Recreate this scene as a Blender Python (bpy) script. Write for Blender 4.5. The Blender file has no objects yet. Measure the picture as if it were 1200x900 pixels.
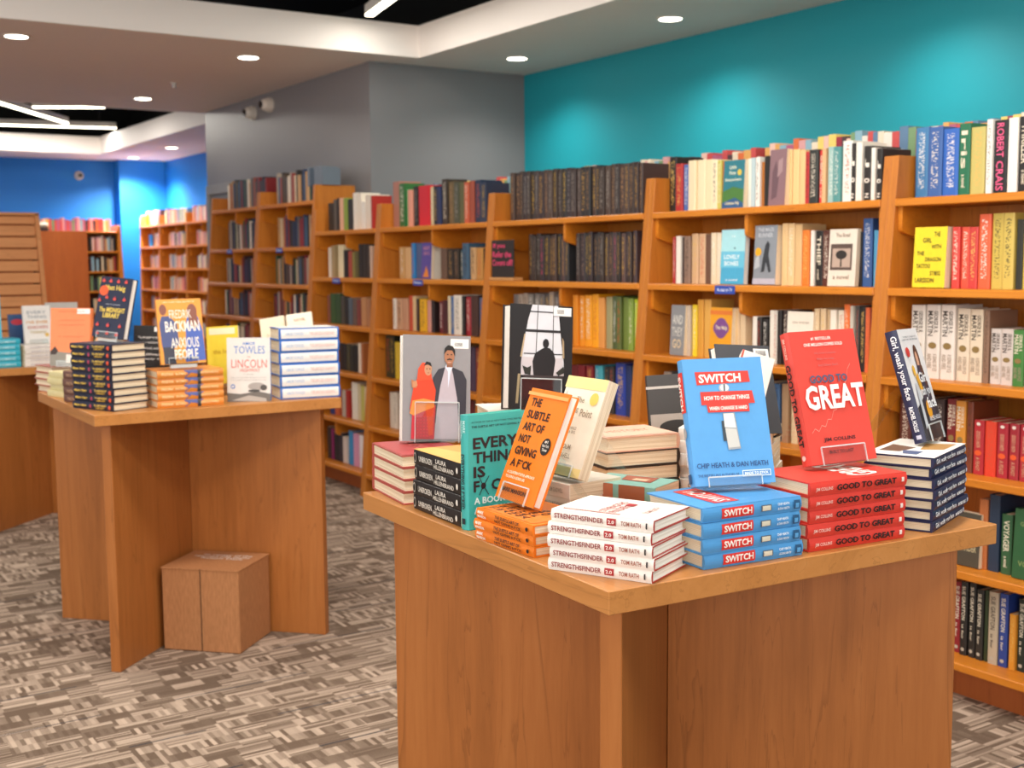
import bpy, bmesh, math, random
from mathutils import Matrix, Vector
R = math.radians
SC = bpy.context.scene
COL = SC.collection

# ---------------------------------------------------------------- camera
cd = bpy.data.cameras.new('camera'); cam = bpy.data.objects.new('camera', cd); COL.objects.link(cam)
cd.sensor_width = 36; cd.lens = 1419 / 1200 * 36; cd.clip_start = .05; cd.clip_end = 60
_yaw, _pit, _rol = R(33.2), R(5.85), -0.0078
cam.matrix_world = Matrix.Translation((0, 0, 1.4)) @ Matrix.Rotation(-_yaw, 4, 'Z') @ Matrix.Rotation(R(90) - _pit, 4, 'X') @ Matrix.Rotation(_rol, 4, 'Z')
cd.dof.use_dof = True; cd.dof.focus_distance = 2.15; cd.dof.aperture_fstop = 6.3
SC.camera = cam

# ---------------------------------------------------------------- world, exposure, large lights
w = bpy.data.worlds.new('world'); SC.world = w; w.use_nodes = True
w.node_tree.nodes['Background'].inputs[0].default_value = (1.0, .97, .93, 1)
w.node_tree.nodes['Background'].inputs[1].default_value = .7
vs = SC.view_settings
vs.view_transform = 'Standard'; vs.look = 'None'; vs.exposure = 0.4; vs.gamma = 1; vs.use_curve_mapping = False

def area(name, loc, aim, sx, sy, power, col=(1, 1, 1)):
    l = bpy.data.lights.new(name, 'AREA'); l.shape = 'RECTANGLE'; l.size = sx; l.size_y = sy; l.energy = power; l.color = col
    o = bpy.data.objects.new(name, l); COL.objects.link(o); o.location = loc
    o.rotation_euler = (Vector(aim) - Vector(loc)).to_track_quat('-Z', 'Y').to_euler()
    return o
# daylight through the shop window behind and left of the camera
area('window_daylight', (-2.6, -2.6, 2.0), (1.8, 3.2, .9), 3.6, 2.2, 120, (1, .97, .94))
area('window_daylight_side', (-4.2, 3.5, 1.8), (2.5, 4.6, 1.0), 4.0, 2.0, 38, (1, .95, .9))

# ---------------------------------------------------------------- materials
def lin(h):
    c = [int(h[i:i + 2], 16) / 255 for i in (0, 2, 4)]
    return tuple((v / 12.92 if v <= .04045 else ((v + .055) / 1.055) ** 2.4) for v in c) + (1,)
MC = {}
def newmat(name):
    m = bpy.data.materials.new(name); m.use_nodes = True
    return m, m.node_tree.nodes, m.node_tree.links, m.node_tree.nodes['Principled BSDF']
def flat(h, rough=.5, spec=.5, metal=0):
    k = (h, rough, spec, metal)
    if k in MC: return MC[k]
    m, n, l, b = newmat('paint_' + h)
    no = n.new('ShaderNodeTexNoise'); no.inputs['Scale'].default_value = 60; no.inputs['Detail'].default_value = 2
    tc = n.new('ShaderNodeTexCoord'); l.new(tc.outputs['Object'], no.inputs['Vector'])
    mx = n.new('ShaderNodeMix'); mx.data_type = 'RGBA'
    c = lin(h); mx.inputs['A'].default_value = tuple(v * .93 for v in c[:3]) + (1,); mx.inputs['B'].default_value = tuple(min(1, v * 1.05) for v in c[:3]) + (1,)
    l.new(no.outputs['Fac'], mx.inputs['Factor']); l.new(mx.outputs['Result'], b.inputs['Base Color'])
    b.inputs['Roughness'].default_value = rough; b.inputs['Specular IOR Level'].default_value = spec; b.inputs['Metallic'].default_value = metal
    MC[k] = m
    return m
def wood(name, c0, c1, c2, rough=.4, scale=1.0, axis='Z'):
    m, n, l, b = newmat(name)
    tc = n.new('ShaderNodeTexCoord'); mp = n.new('ShaderNodeMapping')
    s = {'Z': (9, 9, .55), 'Y': (9, .55, 9), 'X': (.55, 9, 9)}[axis]
    mp.inputs['Scale'].default_value = tuple(v * scale for v in s)
    l.new(tc.outputs['Object'], mp.inputs['Vector'])
    n1 = n.new('ShaderNodeTexNoise'); n1.inputs['Scale'].default_value = 1.1; n1.inputs['Detail'].default_value = 5; n1.inputs['Distortion'].default_value = 1.2
    l.new(mp.outputs['Vector'], n1.inputs['Vector'])
    n2 = n.new('ShaderNodeTexNoise'); n2.inputs['Scale'].default_value = 9; n2.inputs['Detail'].default_value = 6; n2.inputs['Roughness'].default_value = .7
    l.new(mp.outputs['Vector'], n2.inputs['Vector'])
    # cathedral rings: contour lines of the slow noise
    mu = n.new('ShaderNodeMath'); mu.operation = 'MULTIPLY'; mu.inputs[1].default_value = 9; l.new(n1.outputs['Fac'], mu.inputs[0])
    fr = n.new('ShaderNodeMath'); fr.operation = 'FRACT'; l.new(mu.outputs[0], fr.inputs[0])
    r1 = n.new('ShaderNodeValToRGB'); e = r1.color_ramp.elements
    e[0].position = 0; e[0].color = (.5, .5, .5, 1); e[1].position = .10; e[1].color = (0, 0, 0, 1)
    l.new(fr.outputs[0], r1.inputs['Fac'])
    r2 = n.new('ShaderNodeValToRGB'); e = r2.color_ramp.elements
    e[0].position = .25; e[0].color = lin(c0); e[1].position = .75; e[1].color = lin(c2); q = e.new(.5); q.color = lin(c1)
    ad = n.new('ShaderNodeMix'); ad.data_type = 'FLOAT'; ad.inputs['Factor'].default_value = .45
    l.new(n1.outputs['Fac'], ad.inputs['A']); l.new(n2.outputs['Fac'], ad.inputs['B']); l.new(ad.outputs['Result'], r2.inputs['Fac'])
    mx = n.new('ShaderNodeMix'); mx.data_type = 'RGBA'; mx.inputs['B'].default_value = tuple(v * .72 for v in lin(c0)[:3]) + (1,)
    l.new(r1.outputs['Color'], mx.inputs['Factor']); l.new(r2.outputs['Color'], mx.inputs['A']); l.new(mx.outputs['Result'], b.inputs['Base Color'])
    b.inputs['Roughness'].default_value = rough; b.inputs['Specular IOR Level'].default_value = .4
    return m
W_CASE = wood('bookcase_maple', 'ac6220', 'c07428', 'cc8434', .42, 1.0, 'Z')
W_SHELF = wood('shelf_maple', 'b8681a', 'cc7a20', 'd88a2a', .4, 1.0, 'Y')
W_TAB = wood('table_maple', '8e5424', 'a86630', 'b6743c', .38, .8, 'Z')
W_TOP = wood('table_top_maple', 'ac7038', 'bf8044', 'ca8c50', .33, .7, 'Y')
W_DARK = wood('panel_maple', '9c5020', 'ac5a26', 'b8662c', .5, .8, 'Z')
W_SLAT = wood('slat_maple', 'd08a56', 'dc9860', 'e6a46c', .5, .8, 'X')
def wallmat(name, h, rough=.55, bump=.02):
    m, n, l, b = newmat(name)
    tc = n.new('ShaderNodeTexCoord'); no = n.new('ShaderNodeTexNoise'); no.inputs['Scale'].default_value = 90; no.inputs['Detail'].default_value = 3
    l.new(tc.outputs['Object'], no.inputs['Vector'])
    bp = n.new('ShaderNodeBump'); bp.inputs['Strength'].default_value = bump * 5; bp.inputs['Distance'].default_value = .004
    l.new(no.outputs['Fac'], bp.inputs['Height']); l.new(bp.outputs['Normal'], b.inputs['Normal'])
    b.inputs['Base Color'].default_value = lin(h); b.inputs['Roughness'].default_value = rough
    return m
M_TEAL = wallmat('teal_paint', '1296a6'); M_GREY = wallmat('grey_paint', '807e80', .38); M_BLUE = wallmat('blue_paint', '1278d0')
M_CEIL = wallmat('ceiling_paint', 'ece0da', .7); M_FASC = wallmat('white_paint', 'f8f0ea', .6); M_BLACK = wallmat('black_ceiling', '0c0b0b', .8)
def carpet():
    m, n, l, b = newmat('woven_carpet')
    tc = n.new('ShaderNodeTexCoord'); sp = n.new('ShaderNodeSeparateXYZ'); l.new(tc.outputs['Object'], sp.inputs[0])
    def mt(op, a, c=None):
        q = n.new('ShaderNodeMath'); q.operation = op
        for i, v in enumerate((a, c)):
            if v is None: continue
            if isinstance(v, (int, float)): q.inputs[i].default_value = v
            else: l.new(v, q.inputs[i])
        return q.outputs[0]
    def wn(x, y, z=0):
        c = n.new('ShaderNodeCombineXYZ')
        for i, v in enumerate((x, y, z)):
            if isinstance(v, (int, float)): c.inputs[i].default_value = v
            else: l.new(v, c.inputs[i])
        q = n.new('ShaderNodeTexWhiteNoise'); q.noise_dimensions = '3D'; l.new(c.outputs[0], q.inputs['Vector']); return q.outputs['Value']
    X, Y = sp.outputs[0], sp.outputs[1]
    ry = mt('FLOOR', mt('DIVIDE', Y, .052))
    off = mt('MULTIPLY', wn(ry, 3.7), .37)
    cx = mt('FLOOR', mt('DIVIDE', mt('ADD', X, off), .10))
    h = wn(cx, ry, 1.0); h2 = wn(cx, ry, 5.0)
    sa = wn(mt('FLOOR', mt('DIVIDE', Y, .0075)), cx, 2.0)       # stripes along x
    sb = wn(mt('FLOOR', mt('DIVIDE', X, .0133)), ry, 7.0)       # stripes along y
    pick = mt('GREATER_THAN', h, .52)
    st = mt('ADD', mt('MULTIPLY', sa, mt('SUBTRACT', 1, pick)), mt('MULTIPLY', sb, pick))
    dark = mt('GREATER_THAN', h2, .86)
    st = mt('MULTIPLY', st, mt('SUBTRACT', 1, mt('MULTIPLY', dark, .75)))
    fib = n.new('ShaderNodeTexNoise'); fib.inputs['Scale'].default_value = 420; fib.inputs['Detail'].default_value = 2; l.new(tc.outputs['Object'], fib.inputs['Vector'])
    big = n.new('ShaderNodeTexNoise'); big.inputs['Scale'].default_value = 2.5; l.new(tc.outputs['Object'], big.inputs['Vector'])
    f = mt('ADD', mt('MULTIPLY', st, .8), mt('MULTIPLY', mt('SUBTRACT', fib.outputs['Fac'], .5), .55))
    f = mt('ADD', f, mt('MULTIPLY', mt('SUBTRACT', big.outputs['Fac'], .5), .25))
    rp = n.new('ShaderNodeValToRGB'); e = rp.color_ramp.elements
    e[0].position = .08; e[0].color = lin('6c5a4c'); e[1].position = .75; e[1].color = lin('c0aa97'); q = e.new(.38); q.color = lin('917e6e')
    l.new(f, rp.inputs['Fac'])
    # dark blue thread on some tile joints
    fy = mt('FRACT', mt('DIVIDE', mt('ADD', Y, .21), .305)); ln = mt('LESS_THAN', fy, .022)
    seg = mt('GREATER_THAN', wn(mt('FLOOR', mt('DIVIDE', X, .23)), mt('FLOOR', mt('DIVIDE', Y, .305)), 9.0), .5)
    k = mt('MULTIPLY', mt('MULTIPLY', ln, seg), .85)
    mx = n.new('ShaderNodeMix'); mx.data_type = 'RGBA'; mx.inputs['B'].default_value = lin('2c3440')
    l.new(k, mx.inputs['Factor']); l.new(rp.outputs['Color'], mx.inputs['A']); l.new(mx.outputs['Result'], b.inputs['Base Color'])
    b.inputs['Roughness'].default_value = .95; b.inputs['Specular IOR Level'].default_value = .1
    bp = n.new('ShaderNodeBump'); bp.inputs['Strength'].default_value = .2; bp.inputs['Distance'].default_value = .002; l.new(f, bp.inputs['Height']); l.new(bp.outputs['Normal'], b.inputs['Normal'])
    return m
def pages():
    m, n, l, b = newmat('paper_pages')
    tc = n.new('ShaderNodeTexCoord'); no = n.new('ShaderNodeTexNoise'); mp = n.new('ShaderNodeMapping'); mp.inputs['Scale'].default_value = (4, 4, 900)
    l.new(tc.outputs['Object'], mp.inputs['Vector']); l.new(mp.outputs['Vector'], no.inputs['Vector']); no.inputs['Scale'].default_value = 1; no.inputs['Detail'].default_value = 1
    rp = n.new('ShaderNodeValToRGB'); e = rp.color_ramp.elements; e[0].position = .3; e[0].color = lin('d2bc98'); e[1].position = .65; e[1].color = lin('f0e2c8')
    l.new(no.outputs['Fac'], rp.inputs['Fac']); l.new(rp.outputs['Color'], b.inputs['Base Color']); b.inputs['Roughness'].default_value = .8
    return m
M_PAGE = pages()
def pages2():
    m = M_PAGE.copy(); m.name = 'white_paper_pages'
    e = [q for q in m.node_tree.nodes if q.type == 'VALTORGB'][0].color_ramp.elements
    e[0].color = lin('dcd2c6'); e[1].color = lin('f6f0e8'); return m
M_PAGEW = pages2()
def spinemat(name, mode):
    # cover cloth takes the object's own colour; small printed marks run down the spine
    m, n, l, b = newmat(name)
    oi = n.new('ShaderNodeObjectInfo')
    if mode == 'plain':
        l.new(oi.outputs['Color'], b.inputs['Base Color']); b.inputs['Roughness'].default_value = .45; return m
    tc = n.new('ShaderNodeTexCoord'); sp = n.new('ShaderNodeSeparateXYZ'); l.new(tc.outputs['Generated'], sp.inputs[0])
    mp = n.new('ShaderNodeMapping'); mp.inputs['Scale'].default_value = (0, 4.5, 52)
    l.new(tc.outputs['Generated'], mp.inputs['Vector'])
    ad = n.new('ShaderNodeVectorMath'); ad.operation = 'ADD'; l.new(mp.outputs['Vector'], ad.inputs[0])
    cb = n.new('ShaderNodeCombineXYZ'); mr = n.new('ShaderNodeMath'); mr.operation = 'MULTIPLY'; mr.inputs[1].default_value = 97; l.new(oi.outputs['Random'], mr.inputs[0])
    for i in range(3): l.new(mr.outputs[0], cb.inputs[i])
    l.new(cb.outputs[0], ad.inputs[1])
    no = n.new('ShaderNodeTexNoise'); no.inputs['Scale'].default_value = 1; no.inputs['Detail'].default_value = 1.5; l.new(ad.outputs[0], no.inputs['Vector'])
    t = n.new('ShaderNodeValToRGB'); e = t.color_ramp.elements; e[0].position = .52; e[0].color = (0, 0, 0, 1); e[1].position = .56; e[1].color = (.7, .7, .7, 1); l.new(no.outputs['Fac'], t.inputs['Fac'])
    def band(src, lo, hi):
        a = n.new('ShaderNodeMath'); a.operation = 'GREATER_THAN'; a.inputs[1].default_value = lo; l.new(src, a.inputs[0])
        c = n.new('ShaderNodeMath'); c.operation = 'LESS_THAN'; c.inputs[1].default_value = hi; l.new(src, c.inputs[0])
        d = n.new('ShaderNodeMath'); d.operation = 'MULTIPLY'; l.new(a.outputs[0], d.inputs[0]); l.new(c.outputs[0], d.inputs[1]); return d.outputs[0]
    bz = band(sp.outputs[2], .14, .93); by = band(sp.outputs[1], .26, .74)
    m1 = n.new('ShaderNodeMath'); m1.operation = 'MULTIPLY'; l.new(bz, m1.inputs[0]); l.new(by, m1.inputs[1])
    m2 = n.new('ShaderNodeMath'); m2.operation = 'MULTIPLY'; l.new(m1.outputs[0], m2.inputs[0]); l.new(t.outputs['Color'], m2.inputs[1])
    rp = n.new('ShaderNodeValToRGB'); rp.color_ramp.interpolation = 'CONSTANT'; e = rp.color_ramp.elements
    pal = {'gold': ['c89a50', 'a88058', '9a948c', 'd0a848'], 'pink': ['c04a68', 'b86048', '8a7468', 'c89a50'], 'mixed': ['efe4d0', 'd8b060', '2a2420', 'f2ece2', 'c85038']}[mode]
    e[0].position = 0; e[0].color = lin(pal[0]); e[1].position = 1 / len(pal); e[1].color = lin(pal[1])
    for i, c in enumerate(pal[2:]): q = e.new((i + 2) / len(pal)); q.color = lin(c)
    l.new(oi.outputs['Random'], rp.inputs['Fac'])
    mx = n.new('ShaderNodeMix'); mx.data_type = 'RGBA'; l.new(m2.outputs[0], mx.inputs['Factor']); l.new(oi.outputs['Color'], mx.inputs['A']); l.new(rp.outputs['Color'], mx.inputs['B'])
    l.new(mx.outputs['Result'], b.inputs['Base Color']); b.inputs['Roughness'].default_value = .42
    return m
SPM = {k: spinemat('spine_' + k, k) for k in ('plain', 'gold', 'pink', 'mixed')}
def acrylic():
    m, n, l, b = newmat('clear_acrylic')
    t = n.new('ShaderNodeBsdfTransparent'); t.inputs[0].default_value = (.96, .97, .97, 1)
    g = n.new('ShaderNodeBsdfGlossy'); g.inputs['Roughness'].default_value = .04
    fr = n.new('ShaderNodeValue'); fr.outputs[0].default_value = .07
    mx = n.new('ShaderNodeMixShader'); l.new(fr.outputs[0], mx.inputs[0]); l.new(t.outputs[0], mx.inputs[1]); l.new(g.outputs[0], mx.inputs[2])
    l.new(mx.outputs[0], n['Material Output'].inputs['Surface']); return m
M_ACR = acrylic()
def acr_edge():
    m, n, l, b = newmat('acrylic_edge'); b.inputs['Base Color'].default_value = lin('e8eeee'); b.inputs['Roughness'].default_value = .15; b.inputs['Alpha'].default_value = .55; return m
M_ACE = acr_edge()
def emit(name, h, s):
    m, n, l, b = newmat(name); b.inputs['Base Color'].default_value = lin(h); b.inputs['Emission Color'].default_value = lin(h); b.inputs['Emission Strength'].default_value = s; return m
M_LED = emit('led_diffuser', 'fff4d8', 6); M_DL = emit('downlight_lens', 'fff6e4', 9)
def cardboard():
    m, n, l, b = newmat('cardboard'); tc = n.new('ShaderNodeTexCoord'); no = n.new('ShaderNodeTexNoise'); mp = n.new('ShaderNodeMapping'); mp.inputs['Scale'].default_value = (30, 30, 6)
    l.new(tc.outputs['Object'], mp.inputs['Vector']); l.new(mp.outputs['Vector'], no.inputs['Vector']); no.inputs['Detail'].default_value = 5
    rp = n.new('ShaderNodeValToRGB'); e = rp.color_ramp.elements; e[0].position = .3; e[0].color = lin('a06a40'); e[1].position = .7; e[1].color = lin('b67c4e')
    l.new(no.outputs['Fac'], rp.inputs['Fac']); l.new(rp.outputs['Color'], b.inputs['Base Color']); b.inputs['Roughness'].default_value = .8; return m
M_CARD = cardboard()

# ---------------------------------------------------------------- builders
def obj(name, data, parent=None, mats=None):
    o = bpy.data.objects.new(name, data); COL.objects.link(o)
    if mats and not len(data.materials):
        for m in (mats if isinstance(mats, (list, tuple)) else [mats]): data.materials.append(m)
    if parent: o.parent = parent
    return o
def tag(o, label=None, cat=None, group=None, kind=None):
    if label: o['label'] = label
    if cat: o['category'] = cat
    if group: o['group'] = group
    if kind: o['kind'] = kind
    return o
def thing(name, label, cat, mat=None, group=None):
    o = bpy.data.objects.new(name, None); o.empty_display_size = .05; COL.objects.link(o)
    if mat is not None: o.matrix_world = mat if isinstance(mat, Matrix) else Matrix.Translation(mat)
    return tag(o, label, cat, group)
def mesh(verts, faces, mi=None, name='mesh'):
    me = bpy.data.meshes.new(name); me.from_pydata([tuple(v) for v in verts], [], faces)
    if mi:
        for p, k in zip(me.polygons, mi): p.material_index = k
    bm = bmesh.new(); bm.from_mesh(me); bmesh.ops.recalc_face_normals(bm, faces=bm.faces); bm.to_mesh(me); bm.free()
    return me
def box(x0, y0, z0, x1, y1, z1):
    V = [(x0, y0, z0), (x1, y0, z0), (x1, y1, z0), (x0, y1, z0), (x0, y0, z1), (x1, y0, z1), (x1, y1, z1), (x0, y1, z1)]
    F = [(0, 3, 2, 1), (4, 5, 6, 7), (0, 1, 5, 4), (1, 2, 6, 5), (2, 3, 7, 6), (3, 0, 4, 7)]
    return V, F
def boxes(L, name='mesh', mi=None):
    V, F, K = [], [], []
    for j, b in enumerate(L):
        v, f = box(*b); o = len(V); V += v; F += [tuple(i + o for i in q) for q in f]; K += [mi[j] if mi else 0] * 6
    return mesh(V, F, K, name)
def bevel(me, w=.002, seg=1):
    bm = bmesh.new(); bm.from_mesh(me)
    bmesh.ops.bevel(bm, geom=list(bm.edges), offset=w, segments=seg, affect='EDGES', clamp_overlap=True); bm.to_mesh(me); bm.free(); return me
def extr(poly, a0, a1, axis='y', name='mesh'):
    # poly: 2-D outline; extruded along axis
    def pt(p, a): return {'y': (p[0], a, p[1]), 'x': (a, p[0], p[1]), 'z': (p[0], p[1], a)}[axis]
    n = len(poly); V = [pt(p, a0) for p in poly] + [pt(p, a1) for p in poly]
    F = [tuple(range(n)), tuple(range(2 * n - 1, n - 1, -1))] + [(i, (i + 1) % n, n + (i + 1) % n, n + i) for i in range(n)]
    return mesh(V, F, None, name)
def cyl(r, h, n=24, z0=0, r2=None):
    r2 = r if r2 is None else r2
    V = [(r * math.cos(2 * math.pi * i / n), r * math.sin(2 * math.pi * i / n), z0) for i in range(n)] + [(r2 * math.cos(2 * math.pi * i / n), r2 * math.sin(2 * math.pi * i / n), z0 + h) for i in range(n)]
    F = [tuple(range(n)), tuple(range(2 * n - 1, n - 1, -1))] + [(i, (i + 1) % n, n + (i + 1) % n, n + i) for i in range(n)]
    return mesh(V, F)

# ---- lettering: outline glyph meshes of the built-in font fitted to a rectangle
TC = {}
def glyphs(s, bold=0.0):
    k = (s, bold)
    if k in TC: return TC[k]
    cu = bpy.data.curves.new('t', 'FONT'); cu.body = s; cu.resolution_u = 2; cu.offset = min(bold, .032); cu.fill_mode = 'FRONT'
    o = bpy.data.objects.new('t', cu); COL.objects.link(o)
    me = o.to_mesh()
    V = [(v.co.x, v.co.y) for v in me.vertices]; F = [tuple(p.vertices) for p in me.polygons]
    o.to_mesh_clear(); bpy.data.objects.remove(o); bpy.data.curves.remove(cu)
    x0 = min(v[0] for v in V); x1 = max(v[0] for v in V); y0 = min(v[1] for v in V); y1 = max(v[1] for v in V)
    V = [((v[0] - x0) / max(1e-6, x1 - x0), (v[1] - y0) / max(1e-6, y1 - y0)) for v in V]
    TC[k] = (V, F); return TC[k]
def print_mesh(items, to3, eps=.0007, name='print', sub=False):
    """items: ('t', text, u0, v0, u1, v1, hex[, bold]) or ('p', [(u,v)...], hex) or ('e', cu, cv, ru, rv, hex). to3(u,v,e)->co"""
    V, F, K, mats = [], [], [], []
    e = eps
    for it in items:
        if it[0] == 't':
            _, s, u0, v0, u1, v1, h = it[:7]; gv, gf = glyphs(s, it[7] if len(it) > 7 else .015)
            pts = [(u0 + (u1 - u0) * a, v0 + (v1 - v0) * b) for a, b in gv]; fs = gf
        elif it[0] == 'p' and sub and len(it[1]) == 4:
            a, b_, c, d = it[1]; h = it[2]; N = 8
            pts = [(a[0] + (d[0] - a[0]) * i / N, a[1] + (d[1] - a[1]) * i / N) for i in range(N + 1)] + [(b_[0] + (c[0] - b_[0]) * i / N, b_[1] + (c[1] - b_[1]) * i / N) for i in range(N + 1)]
            fs = [(i, N + 1 + i, N + 2 + i, i + 1) for i in range(N)]
        elif it[0] == 'p': pts, h = it[1], it[2]; fs = [tuple(range(len(pts)))]
        else:
            _, cu, cv, ru, rv, h = it; pts = [(cu + ru * math.cos(i * math.pi / 10), cv + rv * math.sin(i * math.pi / 10)) for i in range(20)]; fs = [tuple(range(20))]
        if h not in mats: mats.append(h)
        ee = e + (.0007 if sub and it[0] == 't' else 0)
        o = len(V); V += [to3(u, v, ee) for u, v in pts]; F += [tuple(i + o for i in f) for f in fs]; K += [mats.index(h)] * len(fs)
        e += .0003 if sub else .00012
    me = bpy.data.meshes.new(name); me.from_pydata(V, [], F)
    for p, k in zip(me.polygons, K): p.material_index = k
    for h in mats: me.materials.append(flat(h, .45))
    return me

# ---- a book: x from spine (0) to fore-edge (w), y bottom to top of the page (0..h), z back cover (0) to front cover (t)
BC = {}
def book_meshes(w, h, t, hard, flip):
    k = (w, h, t, hard, flip)
    if k in BC: return BC[k]
    bd = .0026 if hard else .0007; ov = .004 if hard else 0; bul = min(.0032, t * .13) if hard else .0008
    outer = [(w, 0), (.007, 0), (.0035, .0)]
    N = 6
    arc = [(bul - bul * math.sin(math.pi * i / N) * 1.0, t * (.04 + .92 * i / N)) for i in range(N + 1)]
    outer = [(w, 0)] + [(max(bul, .002), 0)] + arc + [(max(bul, .002), t), (w, t)]
    inner = [(w, t - bd)] + [(bul + bd + .001, t - bd), (bul + bd + .001, bd)] + [(w, bd)]
    poly = outer + inner
    if flip: poly = [(w - a, b) for a, b in poly]
    n = len(poly)
    V = [(p[0], 0, p[1]) for p in poly] + [(p[0], h, p[1]) for p in poly]
    F = [(i, (i + 1) % n, n + (i + 1) % n, n + i) for i in range(n)]
    # caps: outer i with matching inner
    F2 = [tuple(range(n)), tuple(range(2 * n - 1, n - 1, -1))]
    cov = mesh(V, F + F2, [0] * len(F) + [1, 1], 'cover')
    # page block with a slightly hollow fore-edge
    x0 = bul + bd + .001; x1 = w - ov; hol = .003 if hard else 0
    fo = [(x1 - hol * math.sin(math.pi * i / 4), bd + (t - 2 * bd) * i / 4) for i in range(5)]
    pg = [(x0, bd)] + fo + [(x0, t - bd)]
    if flip: pg = [(w - a, b) for a, b in pg]
    pm = extr(pg, ov * .8, h - ov * .8, 'y', 'page_block')
    BC[k] = (cov, pm, bul); return BC[k]
PMC = {}
def make_book(name, label, cat, M, w, h, t, color, hard=True, flip=False, front=None, spine=None, page=None, group=None, edge=None, rough=.4, key=None):
    root = thing(name, label, cat, M, group)
    cov, pm, bul = book_meshes(round(w, 4), round(h, 4), round(t, 4), hard, flip)
    c = obj('cover', cov.copy() if False else cov, root)
    # material on the object so meshes stay shared
    if not len(cov.materials):
        cov.materials.append(flat(color, rough)); cov.materials.append(flat(color, rough))
    c.material_slots[1].link = 'OBJECT'; c.material_slots[1].material = flat(edge or color, rough)
    c.material_slots[0].link = 'OBJECT'; c.material_slots[0].material = flat(color, rough)
    if not len(pm.materials): pm.materials.append(M_PAGE)
    p = obj('page_block', pm, root); p.material_slots[0].link = 'OBJECT'; p.material_slots[0].material = page or M_PAGE
    if front:
        kk = ('f', id(front), w, h, t, flip)
        if kk not in PMC: PMC[kk] = print_mesh(front, lambda u, v, e: (u * w, v * h, t + e), name='cover_print')
        obj('cover_print', PMC[kk], root)
    if spine:
        kk = ('s', id(spine), w, h, t, flip)
        def to3(u, v, e):
            z = t * (1 - v) if False else t * v
            b = bul - bul * math.sin(math.pi * min(1, max(0, v)))
            x = b - e * 1.0
            if flip: return (w - x, h * u, z)
            return (x, h * (1 - u), z)
        if kk not in PMC: PMC[kk] = print_mesh(spine, to3, .0009, name='spine_print', sub=True)
        obj('spine_print', PMC[kk], root)
    return root
def standing(P, yaw, tilt, roll, t):
    a, ti, ro = R(yaw), R(tilt), R(roll)
    Rz = Matrix.Rotation(a, 3, 'Z'); Rx = Matrix(((1, 0, 0), (0, math.cos(ti), math.sin(ti)), (0, -math.sin(ti), math.cos(ti)))); Ry = Matrix(((math.cos(ro), 0, math.sin(ro)), (0, 1, 0), (-math.sin(ro), 0, math.cos(ro))))
    F = Rz @ Rx @ Ry
    X, Y, Z = F.col[0], F.col[1], F.col[2]
    o = Vector(P) + Y * t
    M = Matrix(((X[0], Z[0], -Y[0], o[0]), (X[1], Z[1], -Y[1], o[1]), (X[2], Z[2], -Y[2], o[2]), (0, 0, 0, 1)))
    return M, Vector(P), X.copy(), Y.copy(), Z.copy()
def lying(P, deg, L, z, jit=0, sh=(0, 0)):
    a = R(deg)
    o = Vector((P[0] + L * math.cos(a) + sh[0], P[1] + L * math.sin(a) + sh[1], z))
    return Matrix.Translation(o) @ Matrix.Rotation(a + R(90) + R(jit), 4, 'Z')
ORD = 'bottom second third fourth fifth sixth seventh eighth ninth tenth eleventh twelfth'.split()
NTH = 'first second third fourth fifth sixth seventh eighth ninth tenth eleventh twelfth thirteenth fourteenth fifteenth sixteenth seventeenth eighteenth nineteenth twentieth'.split()
NTH += ['twenty-' + q for q in NTH[:9]] + ['thirtieth'] + ['thirty-' + q for q in NTH[:9]] + ['fortieth']
def nth(i): return NTH[i] if i < len(NTH) else 'far right'
def pile(P, deg, L, W, t, n, z0, color, what, group, hard=True, spine=None, front=None, page=None, seed=1, jit=1.2, name=None, rough=.4, flip=False):
    rnd = random.Random(seed)
    for i in range(n):
        M = lying(P, deg, L, z0 + i * t + .0002 * i, rnd.uniform(-jit, jit), (rnd.uniform(-.003, .003), rnd.uniform(-.003, .003)))
        pos = 'at the bottom of' if i == 0 else ('on top of' if i == n - 1 else ORD[i] + ' from bottom in')
        make_book(name or ('hardcover_book' if hard else 'paperback_book'), f'{what}, {pos} its pile', 'book', M, W, L, t - .0003, color, hard, flip, front if i == n - 1 else None, spine, page, group, rough=rough)
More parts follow.
